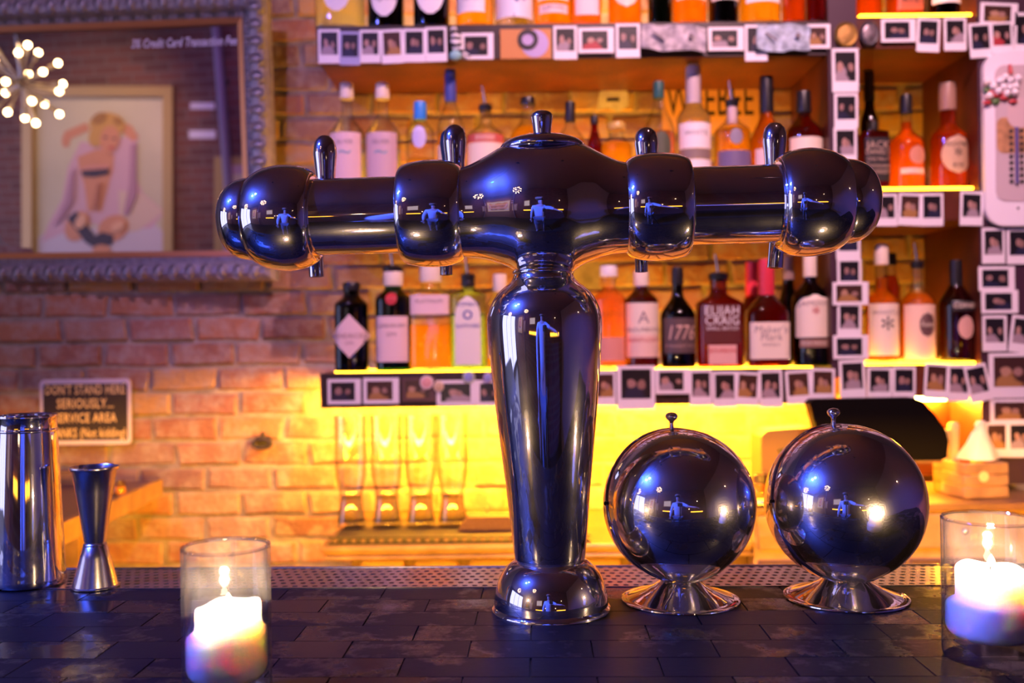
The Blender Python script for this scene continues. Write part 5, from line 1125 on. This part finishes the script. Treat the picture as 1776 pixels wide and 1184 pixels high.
shapes = [([(66, 412), (105, 385), (170, 395), (260, 380), (286, 405), (286, 440), (66, 440)], LIL), ([(118, 290), (140, 245), (165, 250), (215, 238), (240, 232), (232, 300), (248, 335), (286, 368), (262, 395), (205, 400), (150, 385), (108, 405), (72, 420), (84, 388), (108, 345)], PNK),
          ([(205, 330), (245, 335), (284, 368), (240, 400), (208, 404)], pc('peach', (0.62, 0.42, 0.34))), ([(107, 242), (112, 228), (150, 212), (156, 226), (124, 240), (118, 256), (109, 254)], SKIN), ([(213, 212), (228, 218), (240, 238), (231, 246), (212, 230)], SKIN),
          ([(134, 272), (170, 258), (198, 268), (196, 292), (182, 345), (176, 368), (152, 366), (146, 320), (138, 295)], SKIN), ([(138, 292), (158, 286), (190, 286), (188, 298), (160, 304), (142, 302)], PEA), (ell(134, 392, 20, 28, 0.5), SKIN), (ell(196, 396, 28, 22, -0.5), SKIN), ([(116, 378), (132, 366), (166, 410), (164, 430), (148, 420)], STK), ([(158, 412), (178, 402), (198, 408), (194, 424), (160, 428)], STK), (ell(176, 434, 16, 10), SKIN),
          (ell(186, 216, 31, 21, 0.1), BLO), (ell(168, 236, 14, 20, 0.3), BLO), (ell(190, 242, 17, 24, 0.15), SKIN), (ell(193, 256, 5, 2.5), pc('lip', (0.45, 0.04, 0.05))), (ell(183, 238, 3.5, 1.8), STK), (ell(198, 240, 3.5, 1.8), STK), (ell(172, 205, 14, 9, -0.5), pc('dark_blonde', (0.36, 0.16, 0.04))), (ell(204, 210, 9, 6, 0.5), MATS['paint_dark_blonde']), ([(226, 250), (236, 248), (236, 340), (222, 372), (214, 372), (224, 320)], pc('dusky_pink', (0.42, 0.20, 0.27))), ([(122, 300), (130, 290), (126, 350), (104, 384), (92, 392), (112, 350)], MATS['paint_dusky_pink']), ([(140, 296), (190, 292), (187, 301), (164, 306), (144, 305)], STK), ([(168, 318), (176, 316), (170, 362), (160, 362)], pc('warm_shade', (0.42, 0.14, 0.07))), (ell(140, 384, 9, 14, 0.5), pc('light_skin', (0.72, 0.36, 0.22))), (ell(204, 392, 13, 8, -0.5), MATS['paint_light_skin'])]
for i, (pts, m_) in enumerate(shapes): wall_poly(pts, 0.0095 + 0.0008*i, 'painted_shape', m_, pa, 0.0006)
sp = thing('small_framed_print', 'small gilt framed print at the right edge of the mirror', 'painting')
wall_poly([(375, 272), (470, 272), (470, 470), (375, 470)], 0.002, 'frame', gf, sp, 0.03)
wall_poly([(388, 286), (457, 286), (457, 456), (388, 456)], 0.034, 'mount', pbr('pink_mount', (0.55, 0.35, 0.38), 0.6), sp, 0.002)
wall_poly([(400, 302), (446, 302), (446, 440), (400, 440)], 0.038, 'picture', pbr('cream_print', (0.75, 0.62, 0.4), 0.6, noise=0.2, nscale=6), sp, 0.002)
for (x0, y0, x1, y1), lab in (((330, 178, 372, 189), 'upper pale paper strip pinned to the far wall, seen in mirror'), ((328, 226, 374, 240), 'lower pale paper strip pinned to the far wall, seen in mirror')):
    t = thing('paper_strip', lab, 'notice'); wall_poly([(x0, y0), (x1, y0), (x1, y1), (x0, y1)], 0.002, 'sheet', pbr('pale_strip', (0.7, 0.6, 0.75), 0.6), t)
t = thing('wall_pipe', 'vertical painted pipe on the far wall seen in the mirror', 'pipe')
pa_, pb_ = bounce(376, 60, YR + 0.045), bounce(376, 440, YR + 0.045)
MB().lathe([(0.035, 0.0), (0.035, ZC)], 16, o=(pa_.x, YR + 0.045, 0)).build('pipe', pbr('mauve_pipe', (0.26, 0.20, 0.30), 0.5), t)
for z_ in (1.0, 2.4): MB().box((pa_.x - 0.05, YR, z_), (pa_.x + 0.05, YR + 0.012, z_ + 0.04)).build('clamp', STEEL, t)

# sputnik chandeliers
BULB = emit('warm_bulb', (1.0, 0.62, 0.28), 30)
def chandelier(c, rad, label, power, nb=22, seed=1):
    rnd = random.Random(seed); t = thing('sputnik_chandelier', label, 'chandelier', c, (0, 0, 0), 'sputnik chandeliers')
    MB().sphere((0, 0, 0), rad*0.12, 16, 10).build('hub', CHROME, t)
    MB().tube([(0, 0, 0), (0, 0, ZC - c.z)], 0.007, 8).build('stem', STEEL, t)
    bulb = MB().sphere((0, 0, 0), rad*0.066, 10, 8).mesh('bulb', BULB); 
    ga = math.pi*(3 - math.sqrt(5))
    for i in range(nb):
        z_ = 1 - 2*(i + 0.5)/nb; r = math.sqrt(1 - z_*z_); a = i*ga
        d = Vector((r*math.cos(a), r*math.sin(a), z_)); ln = rad*rnd.uniform(0.85, 1.0)
        o = MB().tube([d*rad*0.1, d*ln*0.74, d*ln*0.75, d*ln*0.92], [0.0042, 0.0042, rad*0.05, rad*0.05], 8).build('arm', pbr('bright_nickel', (0.85, 0.75, 0.65), 0.3, 0.6), t)
        share(bulb, 'bulb', o, d*ln)
chandelier(bounce(38, 145, L=2.55), 0.200, 'sputnik chandelier of glowing bulbs, the one showing in the mirror', 16)
chandelier(Vector((-1.5, -0.9, 2.45)), 0.19, 'sputnik chandelier of glowing bulbs reflected in the chrome only', 7, 18, 4)
# blue stage lamps over the bar
for x, y, lab in ((-1.38, 0.36, 'blue stage lamp hung over the bar, outer one'), (-1.16, 0.34, 'blue stage lamp hung over the bar, inner one')):
    c = Vector((x, y, 2.36)); d = (Vector((0.05, 0.5, 1.0)) - c).normalized()
    t = thing('stage_lamp', lab, 'lamp', c, (0, 0, 0), 'blue stage lamps')
    MB().tube([-d*0.06, -d*0.05, d*0.035, d*0.04], [0.03, 0.045, 0.05, 0.052], 20).build('can', BLACK, t)
    MB().tube([d*0.0405, d*0.0425], [0.046, 0.046], 20).build('lens', emit('blue_lens', (0.02, 0.22, 1.0), 30), t)
    MB().tube([(0, 0, 0.04), (0, 0, ZC - 2.36)], 0.008, 8).build('hanger', BLACK, t)
# unseen cans added where the pink and violet fill washes start
for x, y, tg, lab in ((0.55, 0.45, (0.45, 2.1, 1.45), 'added black ceiling can aimed at the bottle shelves'), (-0.75, 0.55, (-0.75, 2.2, 2.0), 'added black ceiling can aimed at the framed mirror'),
                      (-3.6, -0.9, (-4.3, -2.6, 1.7), 'added black ceiling can aimed at the painting'), (-2.6, -0.7, (-2.9, -2.6, 1.9), 'added black ceiling can aimed at the far brick wall')):
    d = (Vector(tg) - Vector((x, y, 3.05))).normalized(); c = Vector((x, y, 3.05)) - d*0.035
    t = thing('added_spot_can', lab, 'lamp', c, (0, 0, 0), 'added black ceiling cans')
    MB().tube([-d*0.09, -d*0.08, -d*0.005, d*0.0], [0.02, 0.034, 0.04, 0.042], 18).build('can', BLACK, t)
    MB().tube([(0, 0, 0.02), (0, 0, ZC - c.z)], 0.007, 8).build('hanger', BLACK, t)
# street door with lit frame, amber benches, sconces
d1 = MB().box((XL, -2.5, 0.03), (XL + 0.02, 1.35, 2.95)).build('window_2', pbr('window_frame_paint', (0.05, 0.02, 0.03), 0.4)); d1['kind'] = 'structure'
for i in range(3):
    y0 = -2.42 + i*1.26
    MB().box((XL + 0.022, y0, 0.08), (XL + 0.026, y0 + 1.18, 2.85)).build('window_pane', emit('dusk_street_glow', (0.50, 0.52, 1.0), 2.4), d1)
for x0, x1, lab in ((-2.2, -1.1, 'amber lit ledge along the far wall, left of the guest'), (0.55, 1.75, 'amber lit ledge along the far wall, right of the guest')):
    t = thing('lit_ledge', lab, 'ledge', (0, YR, 0.95), (0, 0, 0), 'amber lit ledges')
    MB().bbox((x0, 0.001, 0.0), (x1, 0.22, 0.04), 0.004).build('board', WOOD_RED, t)
    MB().box((x0 + 0.02, 0.002, 0.042), (x1 - 0.02, 0.03, 0.12)).build('light_bar', emit('amber_ledge_light', (1.0, 0.42, 0.03), 4.5), t)
w2 = MB().box((-2.1, YR + 0.001, 1.45), (-1.2, YR + 0.03, 2.1)).build('window_1', gf); w2['kind'] = 'structure'
MB().box((-2.03, YR + 0.031, 1.52), (-1.27, YR + 0.034, 2.03)).build('pane', emit('lit_far_window', (0.55, 0.42, 0.45), 0.9), w2)
for x, y, z_, lab in ((-0.98, YR + 0.07, 1.25, 'small warm wall sconce nearest the far window'), (-0.75, YR + 0.07, 1.25, 'small warm wall sconce left of the guest'), (0.42, YR + 0.07, 1.25, 'small warm wall sconce beside the right lit ledge'), (1.2, YR + 0.07, 1.95, 'small warm wall sconce high on the far wall'), (XR - 0.07, 0.2, 2.05, 'warm wall sconce on the right wall')):
    t = thing('wall_sconce', lab, 'sconce', (x, y, z_), (0, 0, 0), 'small wall sconces')
    MB().lathe([(0.012, -0.06), (0.03, -0.05), (0.012, -0.02), (0.012, 0.0)], 14).build('bracket', STEEL, t)
    MB().sphere((0, 0, 0.025), 0.026, 12, 8).build('bulb', emit('sconce_bulb', (1, 0.72, 0.4), 14), t)

# tripod with the camera, and the guest who works it
tp = thing('camera_tripod', 'black tripod with camera facing the bar, reflected in the chrome', 'tripod', (0, -0.09, 0))
MB().bbox((-0.065, -0.045, CZ - 0.05), (0.065, 0.0, CZ + 0.045), 0.006).build('camera_body', BLACK, tp)
MB().lathe([(0.034, 0.0), (0.034, 0.055), (0.028, 0.058), (0.026, 0.02), (0, 0.012)], 24, 'y', (0, 0, CZ)).build('lens', BLACK, tp)
MB().tube([(0, -0.02, CZ - 0.05), (0, -0.02, 0.85)], 0.014, 12).build('centre_column', BLACK, tp)
for a in (90, 210, 330):
    MB().tube([(0.03*math.cos(R(a)), -0.02 + 0.03*math.sin(R(a)), 0.98), (0.36*math.cos(R(a)), -0.02 + 0.36*math.sin(R(a)), 0.0)], [0.013, 0.009], 10).build('leg', BLACK, tp)
def skin(name, verts, edges, radii, mat, parent=None, root=0):
    me = bpy.data.meshes.new(name); me.from_pydata(verts, edges, []); me.materials.append(mat)
    o = bpy.data.objects.new(name, me); COL.objects.link(o)
    if parent: o.parent = parent
    sm = o.modifiers.new('skin', 'SKIN'); sm.use_smooth_shade = True
    lay = me.skin_vertices[0] if me.skin_vertices else None
    if lay is None: return o
    for i, r in enumerate(radii):
        lay.data[i].radius = r if isinstance(r, tuple) else (r, r)
        lay.data[i].use_root = (i == root)
    ss = o.modifiers.new('sub', 'SUBSURF'); ss.levels = 1; ss.render_levels = 2
    return o
GX, GY = -0.16, -0.62
SKN = pbr('skin_tone', (0.55, 0.33, 0.26), 0.5)
V = []; E = []; RR = []
def node(p, r, par=None):
    V.append((GX + p[0], GY + p[1], p[2])); RR.append(r)
    if par is not None: E.append((par, len(V) - 1))
    return len(V) - 1
pel = node((0, 0, 0.93), (0.15, 0.11)); wst = node((0, 0, 1.08), (0.135, 0.10), pel); che = node((0, 0.01, 1.28), (0.16, 0.115), wst); shl = node((0, 0, 1.43), (0.12, 0.085), che)
nek = node((0, 0.01, 1.51), 0.055, shl); jaw = node((0, 0.035, 1.575), (0.062, 0.068), nek); hed = node((0, 0.03, 1.65), (0.078, 0.092), jaw); crn = node((0, 0.015, 1.715), (0.062, 0.075), hed)
nose = node((0, 0.128, 1.625), 0.012, hed)
def arm(s, el, wr, fd):
    a = node((s*0.175, 0, 1.415), 0.062, shl); b = node(((s*0.175 + el[0])/2, el[1]/2, (1.415 + el[2])/2), 0.05, a); c = node(el, 0.042, b); d = node(wr, 0.028, c)
    fd = Vector(fd).normalized(); w_ = Vector(wr); side = fd.cross(Vector((0, 0, 1))).normalized(); 
    if side.length < 0.1: side = Vector((0, 1, 0))
    palm = node(w_ + fd*0.05, (0.036, 0.018), d)
    for k_, (o_, ln) in enumerate(((-0.027, 0.07), (-0.009, 0.082), (0.009, 0.078), (0.026, 0.06))):
        f1 = node(w_ + fd*0.09 + side*o_, 0.009, palm); f2 = node(w_ + fd*(0.09 + ln*0.6) + side*o_ - Vector((0, 0, 0.012)), 0.008, f1); node(w_ + fd*(0.09 + ln) + side*o_ - Vector((0, 0, 0.03)), 0.007, f2)
    t1 = node(w_ + fd*0.045 - side*0.045, 0.011, palm); node(w_ + fd*0.08 - side*0.058, 0.009, t1)
arm(-1, (-0.27, 0.03, 1.14), (-0.28, 0.10, 0.89), (0.0, 0.15, -1))
arm(1, (0.40, 0.16, 1.30), (0.58, 0.30, 1.26), (0.8, 0.5, -0.1))
for s in (-1, 1):
    a = node((s*0.10, 0, 0.86), 0.085, pel); b = node((s*0.11, 0.02, 0.50), 0.058, a); c = node((s*0.115, 0, 0.28), 0.05, b); d = node((s*0.12, -0.02, 0.08), 0.035, c); node((s*0.13, 0.12, 0.035), (0.04, 0.03), d)
person = skin('person', V, E, RR, SKN)
def sub(idx, grow, name, mat, parent):
    mp = {v: i for i, v in enumerate(idx)}
    return skin(name, [V[i] for i in idx], [(mp[a], mp[b]) for a, b in E if a in mp and b in mp], [tuple(q + grow for q in RR[i]) if isinstance(RR[i], tuple) else RR[i] + grow for i in idx], mat, parent)

tag(person, 'person in pale shirt and peaked cap reaching to the tripod, reflected in chrome', 'person')
na = 9 + 18      # torso and head vertices, then two arms of 18 vertices each
armL = [9, 10, 11, 12]; armR = [9 + 18 + i - 0 for i in range(4)]
sub([0, 1, 2, 3] + armL + armR, 0.016, 'shirt', pbr('pale_shirt', (0.62, 0.62, 0.66), 0.8), person)
lg0 = 9 + 36
sub([0] + list(range(lg0, lg0 + 4)) + list(range(lg0 + 5, lg0 + 9)), 0.018, 'trousers', pbr('grey_trousers', (0.16, 0.16, 0.2), 0.8), person)
MB().sphere((GX, GY + 0.018, 1.70), 0.100, 18, 12, (0.92, 1.08, 0.62)).build('hair', pbr('dark_hair', (0.04, 0.025, 0.02), 0.6), person)
cp = MB().lathe([(0.108, 0.0), (0.112, 0.012), (0.115, 0.045), (0.128, 0.065), (0.120, 0.078), (0.06, 0.088), (0, 0.09)], 24, o=(GX, GY + 0.02, 1.715)).build('cap', pbr('tan_cap', (0.35, 0.2, 0.12), 0.7), person)
MB().prism([(GX + 0.10*math.cos(R(a)), GY + 0.05 + 0.13*math.sin(R(a))) for a in range(0, 181, 15)], 1.712, 1.72, 'z').build('cap_brim', BLACK, person)
